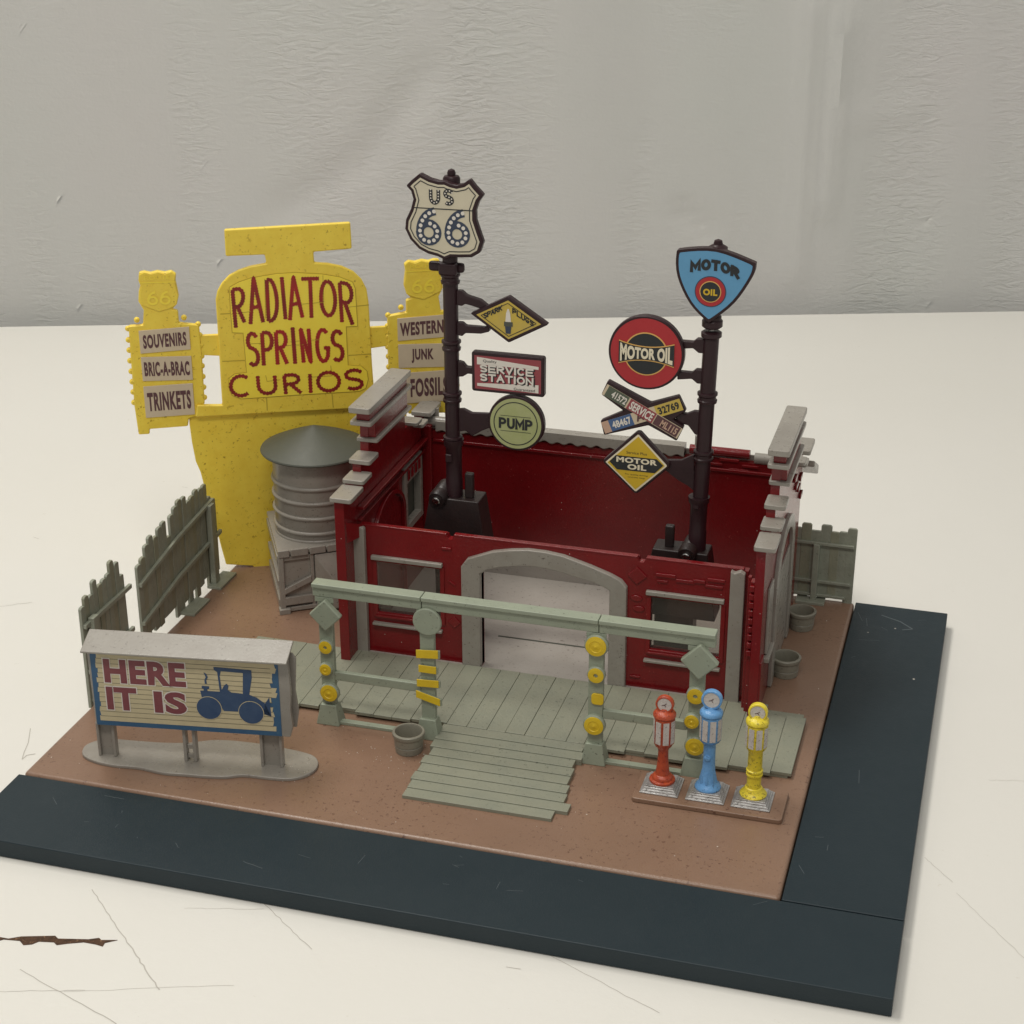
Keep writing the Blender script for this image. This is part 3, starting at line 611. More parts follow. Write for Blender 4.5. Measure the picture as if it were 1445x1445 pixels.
for (a, b, c, d) in ((15.0, 15.5, 5.36, 5.46), (15.7, 16.3, 5.36, 5.45), (16.4, 16.9, 5.22, 5.3), (15.3, 15.8, 5.2, 5.28), (16.0, 16.6, 5.08, 5.15)): box('raised_brick', a, b, 14.93, 15.0, c, d, 'red', bw, bevel=.015)
bm = bmesh.new(); pr = [(15.25, 5.55), (15.25, 5.35), (16.45, 4.65), (16.5, 4.95)]
u = [bm.verts.new((6.3, y, z)) for y, z in pr]; v = [bm.verts.new((18.55, y, z)) for y, z in pr]; bm.faces.new(u); bm.faces.new(v[::-1])
for i in range(4): bm.faces.new((u[i], u[(i+1) % 4], v[(i+1) % 4], v[i]))
link('rear_awning', bm, 'grey', bw, bevel=.04)

# ================================================================ SIGN POSTS
def signpost(name, label, x, y, z0, ztop, collars, lean, cat='sign post'):
    t = thing(name, label, cat, (x, y, z0), 'tall sign posts rising from inside the building')
    r = .225
    pf = [(r*.95, z0), (r*.95, ztop)]
    lathe('pole', [(a, b-z0) for a, b in pf], (x, y, z0), 'maroon', t, axis=(lean, 0, 1), seg=24)
    for z in collars:
        xx = x+lean*(z-z0)
        lathe('collar', [(.20, -.17), (.265, -.15), (.275, -.08), (.24, -.05), (.24, .03), (.28, .07), (.28, .13), (.2, .16)], (xx, y, z), 'maroon', t, seg=24)
    return t
def bracket(t, pts, pl, n0=-.1, n1=.1): return prism('bracket', pts, pl, n0, n1, 'maroon', t, bevel=.03)
def plate_sign(t, outline, pl, face_in, mt, th0=0.0, th1=.24, lab=None):
    fr = prism('sign_board', outline, pl, th0, th1, 'maroon', t, bevel=.045)
    if lab: fr['label'] = lab
    sheet('face', inset(outline, face_in), pl, th1+.001, mt, fr); return fr
PL = FRONT(10.6)
lp = signpost('sign_post', 'taller maroon post carrying the US 66 shield, spark plug, service station and pump signs', 8.6, 10.6, 4.7, 14.35, (11.75, 9.8, 8.25, 6.9), 0)
lathe('finial', [(.2, 0), (.24, .05), (.24, .28), (.2, .34), (.11, .36), (.12, .42), (.09, .5), (0, .54)], (8.68, 10.6, 14.28), 'maroon', lp, seg=24)
box('cross_lug', 7.98, 9.02, 10.5, 10.7, 11.92, 12.2, 'maroon', lp, bevel=.08)
box('cross_lug', 8.32, 8.86, 10.32, 10.6, 11.86, 12.22, 'maroon', lp, bevel=.08)
lathe('lower_sleeve', [(.25, 0), (.25, .6), (.235, .65), (.235, 1.6), (.29, 1.7), (.3, 1.85)], (8.62, 10.6, 5.1), 'maroon', lp, seg=24)
box('sleeve_tab', 8.45, 8.65, 10.3, 10.38, 6.3, 6.55, 'maroon', lp, bevel=.03)
# shield
sh = [(7.50, 14.36), (7.66, 14.52), (7.91, 14.73), (8.2, 14.60), (8.44, 14.55), (8.62, 14.56), (8.78, 14.50), (8.95, 14.47), (9.14, 14.52), (9.33, 14.66), (9.50, 14.46), (9.72, 14.24), (9.58, 14.05), (9.49, 13.8), (9.49, 13.55), (9.59, 13.25), (9.70, 12.95), (9.60, 12.64), (9.36, 12.49), (9.0, 12.46), (8.77, 12.45), (8.58, 12.36), (8.36, 12.45), (8.1, 12.5), (7.83, 12.62), (7.58, 12.87), (7.44, 13.16), (7.47, 13.42), (7.62, 13.72), (7.70, 14.0), (7.64, 14.22)]
fr = plate_sign(lp, sh, PL, .10, 'paper', .2, .42, 'cream US 66 shield sign at the top of the post')
ins = inset(sh, .17); bm = bmesh.new(); bm_ribbon(bm, ins, .014, PL, .432, closed=True)
bm_ribbon(bm, [(7.74, 13.78), (9.43, 13.80)], .014, PL, .433); link('border_line', bm, 'ink_black', fr)
NV = .434
for ch_, x0 in (('U', 8.22), ('S', 8.62)):
    bm = bmesh.new()
    for st in GL[ch_]: bm_ribbon(bm, [(x0+.22*a, 13.95+.36*b) for a, b in st], .052, PL, NV)
    link('lettering', bm, 'ink_black', fr); bm = bmesh.new(); seen = []
    for st in GL[ch_]:
        P = [Vector((x0+.22*a, 13.95+.36*b)) for a, b in st]; s = 0
        for a, b in zip(P[:-1], P[1:]):
            k = max(1, round((b-a).length/.02))
            for i in range(k):
                c_ = a.lerp(b, i/k)
                if all((c_-o).length > .075 for o in seen): bm_prism(bm, circ(*c_, .021, 8), PL, NV+.0055, NV+.009); seen.append(c_)
    link('letter_bulbs', bm, 'white_ink', fr)
for x0, fx in ((7.86, 0), (8.68, .02)):
    z0_, w_, h_ = 12.86, .56, .86; mp = lambda a, b: (x0+w_*a, z0_+h_*b)
    bm = bmesh.new()
    for st in GL['6']: bm_ribbon(bm, [mp(a, b) for a, b in st], .112, PL, NV)
    link('numeral', bm, 'ink_navy', fr); bm = bmesh.new()
    st = GL['6'][0]; P = [Vector(mp(a, b)) for a, b in st]; acc = 0; nxt = .03; seen = []
    for a, b in zip(P[:-1], P[1:]):
        l = (b-a).length
        while l > 0 and acc+l >= nxt:
            c_ = a.lerp(b, (nxt-acc)/l); nxt += .15
            if all((c_-o).length > .125 for o in seen): bm_prism(bm, circ(*c_, .054, 14), PL, NV+.0055, NV+.009); seen.append(c_)
        acc += l
    link('numeral_bulbs', bm, 'white_ink', fr)
# spark plugs diamond
sp = [(9.22, 10.82), (10.34, 10.06), (11.48, 10.68), (10.34, 11.41)]
fr = plate_sign(lp, sp, PL, .10, 'sign_mus', -.05, .2, 'yellow diamond spark plugs sign')
bm = bmesh.new(); bm_ribbon(bm, inset(sp, .17), .01, PL, .212, closed=True); link('border_line', bm, 'ink_black', fr)
stext('lettering', 'SPARK', lambda a, b: (9.62+.55*a, 10.70+.16*b+.30*a), PL, .21, 'ink_black', fr, .017)
stext('lettering', 'PLUGS', lambda a, b: (10.46+.62*a, 10.94+.16*b-.35*a), PL, .21, 'ink_black', fr, .017)
sheet('plug_insulator', [(10.26, 10.68), (10.42, 10.68), (10.40, 10.92), (10.36, 11.05), (10.32, 11.05), (10.28, 10.92)], PL, .212, 'white_ink', fr)
sheet('plug_body', [(10.22, 10.55), (10.47, 10.55), (10.47, 10.68), (10.22, 10.68)], PL, .213, 'roof', fr)
sheet('plug_thread', [(10.27, 10.34), (10.41, 10.34), (10.43, 10.55), (10.25, 10.55)], PL, .214, 'ink_navy', fr)
bracket(lp, [(8.8, 11.42), (8.95, 11.42), (9.1, 11.3), (9.5, 11.2), (9.75, 11.02), (9.6, 10.92), (9.3, 11.0), (9.05, 11.05), (8.95, 10.98), (8.8, 11.0)], PL)
bracket(lp, [(8.8, 10.5), (8.95, 10.5), (9.05, 10.42), (9.6, 10.42), (9.75, 10.5), (9.75, 10.3), (9.5, 10.22), (9.05, 10.2), (8.95, 10.1), (8.8, 10.12)], PL)
# service station
sv = rrect(9.25, 8.54, 11.38, 9.72, .07, 3)
fr = plate_sign(lp, sv, PL, .09, 'sign_pink', -.05, .2, 'rose red rectangular service station sign')
sheet('pennant', [(9.42, 9.58), (9.42, 9.36), (11.22, 9.36), (11.22, 9.44)], PL, .209, 'white_ink', fr)
sheet('pennant', [(9.42, 8.80), (9.42, 8.72), (11.22, 8.66), (11.22, 8.90)], PL, .209, 'white_ink', fr)
for txt, z in (('SERVICE', 9.14), ('STATION', 8.88)):
    stext('lettering_shadow', txt, rect(9.53, z-.03, 11.12, z+.20), PL, .211, 'ink_black', fr, .028)
    stext('lettering', txt, rect(9.50, z, 11.08, z+.23), PL, .219, 'white_ink', fr, .027)
lettering('small_print', 'Quality', rect(9.6, 9.42, 10.0, 9.52), PL, .217, 'ink_black', fr, 0)
lettering('small_print', 'Guaranteed', rect(10.5, 8.69, 11.12, 8.77), PL, .217, 'ink_black', fr, 0)
bracket(lp, [(8.8, 9.35), (8.95, 9.32), (9.05, 9.2), (9.35, 9.2), (9.35, 9.0), (9.1, 9.0), (8.95, 8.9), (8.8, 8.88)], PL)
# pump
pc = circ(10.55, 7.68, .83, 44)
fr = plate_sign(lp, pc, PL, .075, 'sign_green', -.05, .2, 'round pale green pump sign')
bm = bmesh.new(); bm_ribbon(bm, circ(10.55, 7.68, .64, 44), .014, PL, .212, closed=True)
bm_ribbon(bm, [(10.1, 7.9), (11.0, 7.9)], .007, PL, .212); bm_ribbon(bm, [(10.1, 7.44), (11.0, 7.44)], .007, PL, .212); link('border_line', bm, 'ink_black', fr)
stext('lettering', 'PUMP', rect(10.05, 7.51, 11.06, 7.84), PL, .21, 'ink_black', fr, .036, .5)
bracket(lp, [(8.8, 7.9), (8.95, 7.92), (9.2, 7.82), (9.8, 7.86), (9.9, 7.5), (9.5, 7.3), (9.2, 7.1), (9.0, 7.25), (8.8, 7.2)], PL, -.07, .07)

PR = FRONT(10.2)
rp = signpost('sign_post', 'shorter maroon post carrying the blue shield and three motor oil signs beside the crossed plates', 15.93, 10.2, 4.3, 10.95, (9.1, 7.4), .022)
lathe('pole_lip', [(.22, 0), (.28, .05), (.28, .16), (.22, .2)], (16.07, 10.2, 10.78), 'maroon', rp, seg=24)
lathe('steel_pin', [(.09, 0), (.09, .5)], (16.08, 10.2, 10.8), 'metal', rp, seg=16)
lathe('shield_socket', [(.22, 0), (.28, .05), (.28, .2), (.24, .25), (.24, .32), (.2, .36)], (16.08, 10.2, 11.07), 'maroon', rp, seg=24)
lathe('finial', [(.2, 0), (.26, .04), (.26, .26), (.2, .3), (.13, .34), (.1, .44), (0, .48)], (16.14, 10.2, 13.02), 'maroon', rp, seg=24)
box('spine', 16.0, 16.24, 10.1, 10.3, 11.3, 13.3, 'maroon', rp, bevel=.04)
lathe('lower_sleeve', [(.25, 0), (.25, .7), (.235, .75), (.235, 1.5), (.29, 1.6), (.3, 1.75)], (15.93, 10.2, 4.4), 'maroon', rp, seg=24)
box('sleeve_tab', 15.82, 15.98, 9.92, 9.98, 5.85, 6.05, 'maroon', rp, bevel=.03)
tri = catmull([(15.10, 13.10), (15.25, 13.24), (16.15, 13.32), (17.08, 13.05), (17.20, 12.95), (17.12, 12.6), (16.7, 11.9), (16.12, 11.36), (15.98, 11.34), (15.5, 11.8), (15.15, 12.5)], 4)
fr = plate_sign(rp, tri, PR, .08, 'sign_blue', .12, .34, 'sky blue motor oil shield sign')
NB = .35
stext('lettering', 'MOTOR', lambda a, b: (15.48+1.32*a, 12.63+.30*b+.60*a*(1-a)-.10*a), PR, NB, 'ink_black', fr, .044, .55)
sheet('ring_outer', circ(16.05, 12.16, .42, 36), PR, NB-.002, 'ink_navy', fr); sheet('ring', circ(16.05, 12.16, .395, 36), PR, NB+.005, 'sign_red', fr)
sheet('ring_line', circ(16.05, 12.16, .29, 32), PR, NB+.012, 'orange_ink', fr); sheet('roundel', circ(16.05, 12.16, .265, 32), PR, NB+.019, 'ink_black', fr)
lettering('lettering', 'OIL', rect(15.86, 12.06, 16.24, 12.24), PR, NB+.022, 'sign_yel', fr, .05, 1.1)
# round red
rc = circ(14.35, 10.27, 1.05, 52)
fr = plate_sign(rp, rc, PR, .07, 'sign_red', -.0, .24, 'round red motor oil sign')
NB = .25
sheet('ring_line', circ(14.35, 10.25, .61, 40), PR, NB-.002, 'orange_ink', fr); sheet('roundel', circ(14.35, 10.25, .575, 40), PR, NB+.004, 'ink_black', fr)
def bow(x0, x1, zt, sag, n=12): return [(x0+(x1-x0)*i/n, zt-sag*4*(i/n)*(1-i/n)) for i in range(n+1)]
top = bow(13.60, 15.13, 10.60, .13); bot = bow(13.60, 15.13, 9.93, -.13)
top = [(x, z+.0) for x, z in top]
sheet('band_edge', top+bot[::-1], PR, NB+.011, 'orange_ink', fr); sheet('band', [(x, z-.03) for x, z in top]+[(x, z+.03) for x, z in bot[::-1]], PR, NB+.018, 'ink_black', fr)
lettering('lettering', 'MOTOR OIL', lambda a, b: (13.64+1.45*a, 10.265+(b-.5)*(.31+.23*(2*a-1)**2)), PR, NB+.022, 'cream_ink', fr, .05, 1.05)
for z in (10.55, 9.68):
    s_ = 1 if z > 10 else -1
    bracket(rp, [(15.2, z+.1), (15.6, z+.1), (15.7, z+.2), (15.95, z+.2), (15.95, z-.2), (15.75, z-.2), (15.6, z-.08), (15.2, z-.14)], PR)
# crossed plates
cr = [(13.12, 8.95), (13.30, 9.38), (14.5, 8.84), (15.28, 9.13), (15.50, 8.70), (15.16, 8.42), (15.46, 8.24), (15.27, 7.80), (14.47, 8.18), (13.22, 7.76), (13.11, 8.18), (13.76, 8.53)]
fr = prism('sign_board', cr, PR, 0, .22, 'maroon', rp, bevel=.04); fr['label'] = 'crossed sign made of licence plate strips'
def strip(p, q, hw, a, b):
    p, q = Vector(p), Vector(q); d = (q-p).normalized(); nn = Vector((-d.y, d.x)); s, e = p.lerp(q, a), p.lerp(q, b)
    return [tuple(s-nn*hw), tuple(e-nn*hw), tuple(e+nn*hw), tuple(s+nn*hw)]
D1, D2_ = ((13.22, 9.13), (15.36, 8.04)), ((13.20, 7.98), (15.37, 8.90))
NB = .222
def ptext(seg, hw, a, b, txt, mt):
    q = strip(*seg, hw*.64, a, b); lettering('lettering', txt, quad(*q), PR, NB+.010, mt, fr, .035, 1.05)
sheet('plate_strip', strip(*D2_, .17, .0, 1), PR, NB, 'plaque', fr)
sheet('blue_plate', strip(*D2_, .17, .09, .38), PR, NB+.004, 'plate_blue', fr); sheet('yellow_plate', strip(*D2_, .17, .68, 1), PR, NB+.004, 'sign_mus', fr); sheet('tan_plate', strip(*D2_, .17, 0, .09), PR, NB+.004, 'plate_tan', fr)
ptext(D2_, .17, .12, .36, '48467', 'white_ink'); ptext(D2_, .17, .71, .97, '32769', 'ink_black'); ptext(D2_, .17, .42, .56, 'A1', 'ink_plum')
sheet('plate_strip', strip(*D1, .17, 0, 1), PR, NB+.009, 'plaque', fr)
sheet('green_plate', strip(*D1, .165, .03, .30), PR, NB+.0135, 'plate_green', fr); sheet('rose_plate', strip(*D1, .165, .32, .66), PR, NB+.0135, 'sign_pink', fr); sheet('plum_plate', strip(*D1, .155, .67, .98), PR, NB+.0135, 'ink_plum', fr)
def ptext2(a, b, txt, mt, k=.62):
    lettering('lettering', txt, quad(*strip(*D1, .17*k, a, b)), PR, NB+.022, mt, fr, .035, 1.05)
ptext2(.10, .29, '41572', 'white_ink'); ptext2(.345, .64, 'SERVICE', 'white_ink', .75); ptext2(.75, .96, 'ML115', 'plate_tan')
bracket(rp, [(15.2, 8.62), (15.5, 8.58), (15.7, 8.68), (15.95, 8.68), (15.95, 8.0), (15.75, 8.0), (15.55, 8.25), (15.2, 8.3)], PR, -.08, .1)
# yellow diamond
dm = [(13.22, 7.02), (14.15, 7.96), (14.25, 7.96), (15.10, 7.10), (15.10, 7.0), (14.22, 6.12), (14.12, 6.12), (13.22, 6.94)]
fr = plate_sign(rp, dm, PR, .075, 'cream_ink', 0, .22, 'yellow and black diamond motor oil sign')
d2 = inset(dm, .12); sheet('yellow_field', d2, PR, .229, 'sign_yel', fr)
sheet('black_band', [(13.40, 7.02), (13.58, 7.22), (14.74, 7.22), (14.93, 7.05), (14.70, 6.80), (13.62, 6.80)], PR, .236, 'ink_black', fr)
lettering('lettering', 'MOTOR', rect(13.60, 7.03, 14.76, 7.19), PR, .241, 'cream_ink', fr, .045, 1.1); lettering('lettering', 'OIL', rect(13.92, 6.84, 14.46, 7.0), PR, .241, 'cream_ink', fr, .045, 1.1)
lettering('small_print', 'Service Plus', rect(13.88, 7.30, 14.46, 7.38), PR, .233, 'ink_black', fr, 0); lettering('small_print', 'For quality driving', rect(13.86, 6.66, 14.5, 6.71), PR, .233, 'ink_black', fr, 0); lettering('small_print', 'use at every change', rect(13.94, 6.58, 14.42, 6.63), PR, .233, 'ink_black', fr, 0)
bracket(rp, [(14.9, 7.15), (15.4, 7.2), (15.75, 7.4), (15.8, 6.3), (15.6, 6.45), (15.3, 6.6), (14.95, 6.85)], PR, -.07, .07)
bm = bmesh.new(); bm_ribbon(bm, circ(15.6, 6.88, .17, 18, .08), .02, PR, .08, closed=True); link('bracket_loop', bm, 'maroon', rp)

def post_base(label, x0, x1, y0, y1, zt, pinx, pinz, cx, cz, cyl_y, sm=.32):
    t = thing('mounting_block', label, 'mounting block', ((x0+x1)/2, (y0+y1)/2, .64), 'black bases that hold the sign posts')
    box('lower_block', x0+.1, x1-.35, y0+.1, y1, .645, zt-2.0, 'black', t, bevel=.03)
    bm = bmesh.new(); v = []
    for z, e in ((zt-1.999, sm), (zt, 0)): v.append([bm.verts.new(p) for p in ((x0-e, y0-e*.5, z), (x1+e, y0-e*.5, z), (x1+e, y1, z), (x0-e, y1, z))])
    bm.faces.new(v[0]); bm.faces.new(v[1][::-1])
    for q in range(4): bm.faces.new((v[0][q], v[0][(q+1) % 4], v[1][(q+1) % 4], v[1][q]))
    link('block', bm, 'black', t, bevel=.04)
    box('upright_pin', pinx-.13, pinx+.13, y0+.22, y0+.42, zt-.02, pinz, 'black', t, bevel=.05)
    lathe('hinge_barrel', [(.24, 0), (.27, .1), (.27, .3), (.23, .34), (.26, .4), (.26, .8)], (cx, cyl_y, cz), 'black', t, axis=(.1, 1, .18), seg=20)
    lathe('steel_pin', [(.1, 0), (.12, .02), (.12, .12)], (cx, cyl_y-.07, cz-.01), 'metal', t, axis=(.1, 1, .18), seg=16)
    return t
post_base('black mounting block with a hinge pin at the foot of the US 66 post', 7.95, 9.45, 10.25, 11.1, 5.18, 9.1, 5.95, 8.22, 5.16, 10.1)
post_base('black mounting block with a hinge pin at the foot of the blue shield post', 14.72, 16.3, 9.85, 10.6, 4.55, 15.15, 5.2, 15.72, 4.5, 9.7)

# ================================================================ YELLOW SIGN
PY = Plane((.4, 13.4, 0), (math.sin(R(65)), math.cos(R(65)), 0))
zp = lambda x, y: PY.uv(160+x*400/1445, 290+y*400/1445)
ys = thing('roadside_sign', 'big yellow curio shop sign board with plaques on both arms behind the water tank', 'sign', (.4, 13.4, .52))
uc = 2.0
# tapering lower body, mirrored about its middle
lf = [zp(*p) for p in [(385, 1060), (388, 1110), (400, 1200), (420, 1300)]]+[PY.uv(*p) for p in [(283, 665), (292, 700), (303, 735), (312, 770), (319, 795)]]
body = lf + [PY.uv(357, 797), PY.uv(361, 802)] + [(uc+.6, PY.uv(361, 802)[1]), (uc+.62, lf[-1][1])] + [(2*uc-u, v) for u, v in lf[::-1]]
prism('tapering_body', body, PY, -.1, .1, 'yellow', ys, bevel=.03)
bm = bmesh.new(); bm_ribbon(bm, [(u+.05, v) for u, v in lf], .03, PY, .115); bm.free()
arch = [zp(*p) for p in [(420, 1065), (425, 1003), (555, 1003), (548, 900), (540, 760), (530, 600), (521, 470), (530, 425), (552, 385), (590, 345), (640, 318), (700, 298), (778, 284), (770, 240), (572, 248), (564, 112), (1205, 75), (1213, 210), (1018, 226), (1022, 280), (1090, 284), (1160, 298), (1220, 325), (1262, 365), (1288, 415), (1298, 480), (1305, 600), (1316, 800), (1330, 985)]]
arch += [(5.2, arch[1][1]), (5.2, arch[0][1])]
brd = prism('arch_board', arch, PY, .1, .28, 'yellow', ys, bevel=.05)
# brick joints pressed into the board
for seg in [((545, 540), (595, 537)), ((1238, 500), (1300, 493)), ((555, 780), (670, 775)), ((1195, 750), (1312, 742)), ((780, 965), (783, 1030)), ((1112, 945), (1118, 1015))]:
    bm = bmesh.new(); bm_ribbon(bm, [zp(*seg[0]), zp(*seg[1])], .014, PY, .283); link('joint', bm, 'groove', brd)
# raised rim around the top bar
pts = [zp(*p) for p in [(580, 128), (1190, 92), (1197, 198), (586, 234)]]
bm = bmesh.new(); bm_ribbon(bm, pts, .02, PY, .284, closed=True); bm.free()
pan = [zp(*p) for p in [(592, 405), (640, 378), (700, 358), (830, 336), (930, 331), (1060, 338), (1150, 353), (1215, 378), (1228, 410), (1240, 600), (1182, 602), (1186, 700), (1192, 800), (1260, 805), (1288, 830), (1294, 870), (1282, 915), (1250, 930), (940, 948), (650, 968), (605, 950), (588, 905), (592, 865), (618, 845), (680, 838), (672, 740), (662, 634), (607, 632), (598, 520)]]
lpn = prism('letter_panel', pan, PY, .29, .31, 'yellow_panel', brd, bevel=0)
bm = bmesh.new(); bm_ribbon(bm, pan, .022, PY, .2895, closed=True); link('panel_edge', bm, 'groove', brd)
for seg in [((600, 540), (700, 525)), ((770, 500), (790, 498)), ((770, 360), (775, 560)), ((1065, 342), (1070, 480)), ((940, 490), (1070, 478)), ((1180, 505), (1238, 498)), ((690, 690), (770, 685)), ((900, 678), (1050, 668)), ((740, 690), (760, 690)), ((775, 850), (782, 880)), ((782, 880), (850, 872)), ((985, 860), (1110, 852)), ((1110, 852), (1105, 800)), ((860, 700), (1000, 692))]:
    bm = bmesh.new(); bm_ribbon(bm, [zp(*seg[0]), zp(*seg[1])], .009, PY, .313); link('joint', bm, 'groove', brd)
def word(letters, w, wav, wl, mt, n):
    for i, (ch_, bl, br, tr, tl) in enumerate(letters):
        f = quad(zp(*bl), zp(*br), zp(*tr), zp(*tl)); bm = bmesh.new()
        for j, st in enumerate(GL[ch_]): bm_ribbon(bm, [f(a, b) for a, b in st], w, PY, n+.0015*j, wav, wl)
        link('letter', bm, mt if isinstance(mt, str) else mt[i], brd)
IR, IB = 'ink_red', 'ink_bright'
word([('R', (624, 608), (668, 580), (662, 405), (606, 415)), ('A', (698, 590), (762, 580), (720, 355), (706, 355)), ('D', (790, 575), (840, 560), (822, 362), (780, 365)),
      ('I', (866, 565), (886, 565), (866, 350), (846, 350)), ('A', (898, 570), (962, 556), (930, 350), (900, 350)), ('T', (985, 560), (1030, 556), (1045, 358), (955, 360)),
      ('O', (1060, 548), (1132, 544), (1122, 372), (1052, 372)), ('R', (1162, 580), (1216, 592), (1212, 388), (1150, 378))], .062, .30, .085, [IR, IR, IR, IR, IB, IR, IR, IR], .315)
word([('S', (690, 798), (742, 795), (728, 634), (680, 640)), ('P', (766, 800), (816, 795), (806, 630), (756, 634)), ('R', (836, 795), (884, 790), (878, 626), (826, 630)),
      ('I', (915, 792), (935, 790), (920, 604), (902, 606)), ('N', (968, 785), (1004, 782), (992, 612), (952, 614)), ('G', (1040, 780), (1100, 775), (1094, 616), (1032, 620)), ('S', (1116, 775), (1170, 770), (1160, 622), (1110, 628))], .064, .30, .085, [IR, IR, IB, IR, IB, IB, IR], .315)
word([('C', (600, 955), (705, 950), (700, 850), (596, 855)), ('U', (742, 942), (828, 940), (820, 850), (734, 852)), ('R', (878, 945), (955, 938), (942, 843), (868, 850)), ('I', (996, 940), (1012, 938), (1008, 842), (990, 842)),
      ('O', (1042, 930), (1150, 925), (1146, 832), (1038, 836)), ('S', (1180, 920), (1268, 915), (1264, 820), (1178, 826))], .060, .36, .10, IR, .315)
# arms with plaques: left one traced, right one its mirror image
lb = [zp(*p) for p in [(78, 606), (152, 600), (155, 525), (128, 480), (130, 430), (138, 400), (128, 375), (132, 333), (158, 328), (190, 335), (225, 326), (262, 333), (295, 325), (320, 340), (318, 375), (326, 410), (334, 450), (325, 495), (300, 520), (330, 528), (335, 590), (436, 600), (442, 655), (452, 755), (466, 1002), (428, 1006), (428, 1062), (386, 1075), (380, 1115), (186, 1130), (186, 1155), (130, 1158), (108, 1010), (92, 800)]]
def mir(p): return (2*uc+.0-p[0], p[1])
plaq = [[(130, 632), (388, 602), (392, 718), (140, 748)], [(142, 772), (398, 745), (404, 870), (152, 890)], [(155, 912), (405, 893), (416, 1052), (166, 1070)]]
words = [['SOUVENIRS', 'BRIC-A-BRAC', 'TRINKETS'], ['WESTERN', 'JUNK', 'FOSSILS']]
shld = [zp(*p) for p in [(130, 345), (160, 330), (192, 340), (228, 330), (262, 340), (295, 328), (318, 345), (312, 375), (320, 410), (332, 450), (322, 495), (285, 515), (235, 530), (185, 512), (142, 495), (134, 450), (142, 405), (130, 375)]]
bulb_mesh = None
for side in (0, 1):
    F = (lambda p: p) if side == 0 else mir
    o_ = [F(p) for p in lb]
    bd_ = prism('plaque_board', o_, PY, .0, .2, 'yellow', ys, bevel=.04)
    if side == 0: a, b = [zp(*p) for p in ((428, 655), (548, 650))], [zp(*p) for p in ((553, 760), (430, 755))]
    else: a, b = [mir(zp(*p)) for p in ((428, 655), (548, 650))], [mir(zp(*p)) for p in ((553, 760), (430, 755))]
    prism('cross_arm', a+b, PY, .02, .16, 'yellow', ys, bevel=.03)
    for k in range(3):
        q = [zp(*p) for p in plaq[k]]; u0 = sum(p[0] for p in q[::3])/2; u1 = sum(p[0] for p in q[1:3])/2; v1 = (q[0][1]+q[1][1])/2; v0 = (q[2][1]+q[3][1])/2
        if side: u0, u1 = 2*uc-u1, 2*uc-u0
        t_ = (.03, -.02, .015)[k]
        pq = prism('plaque', [(u0, v0-t_), (u1, v0+t_), (u1, v1+t_), (u0, v1-t_)], PY, .2, .235, 'plaque', bd_, bevel=.01)
        du = (u1-u0); wd = words[side][k]; fr_ = {'JUNK': .27, 'SOUVENIRS': .07, 'BRIC-A-BRAC': .05, 'TRINKETS': .06, 'WESTERN': .05, 'FOSSILS': .22}[wd]; fr2 = -.01 if wd == 'FOSSILS' else fr_
        h = v1-v0; lettering('plaque_lettering', wd, quad(*[(u0+du*a_, v0+h*b_+t_*(2*a_-1)) for a_, b_ in ((fr_, .2), (1-fr2, .2), (1-fr2, .8), (fr_, .8))]), PY, .236, 'ink_plum', bd_, .042, 1.12)
    prism('shield_relief', [F(p) for p in shld], PY, .2, .235, 'yellow', bd_, bevel=.015)
    bm = bmesh.new(); bm_ribbon(bm, [F(zp(*p)) for p in ((135, 383), (318, 378))], .018, PY, .25)
    link('shield_bar', bm, 'yellow_panel', bd_)
    q = [F(zp(*p)) for p in ((160, 372), (290, 372))]; a_, b_ = sorted([q[0][0], q[1][0]])
    v_ = q[0][1]; prism_txt = lettering('raised_lettering', 'ROUTE', rect(a_, v_+.02, b_, v_+.14), PY, .25, 'yellow_panel', bd_, .01)
    c0 = (a_+b_)/2; v_ = zp(230, 490)[1]
    for x_ in (c0-.33, c0+.05):
        bm = bmesh.new()
        for st in GL['6']: bm_ribbon(bm, [(x_+.28*a, v_+.38*b) for a, b in st], .035, PY, .252)
        link('raised_numeral', bm, 'yellow_panel', bd_)
    for p in [(75, 622), (78, 680), (82, 732), (86, 786), (92, 840), (97, 893), (102, 945), (106, 998), (432, 600), (440, 655), (446, 708), (450, 762), (452, 812), (456, 866), (460, 920), (464, 972), (120, 578), (242, 572), (360, 566)]:
        c2 = PY.p(*F(zp(*p)), .1)
        if bulb_mesh is None:
            bm = bmesh.new(); bmesh.ops.create_uvsphere(bm, u_segments=14, v_segments=9, radius=.092); bulb_mesh = bpy.data.meshes.new('bulb'); bm.to_mesh(bulb_mesh); bm.free(); bulb_mesh.materials.append(M['yellow'])
            for pp in bulb_mesh.polygons: pp.use_smooth = True
        o = bpy.data.objects.new('bulb', bulb_mesh); COL.objects.link(o); o.parent = ys; o.location = c2-ys.location
        # short stalk joining the bulb to the board is part of the board outline's edge

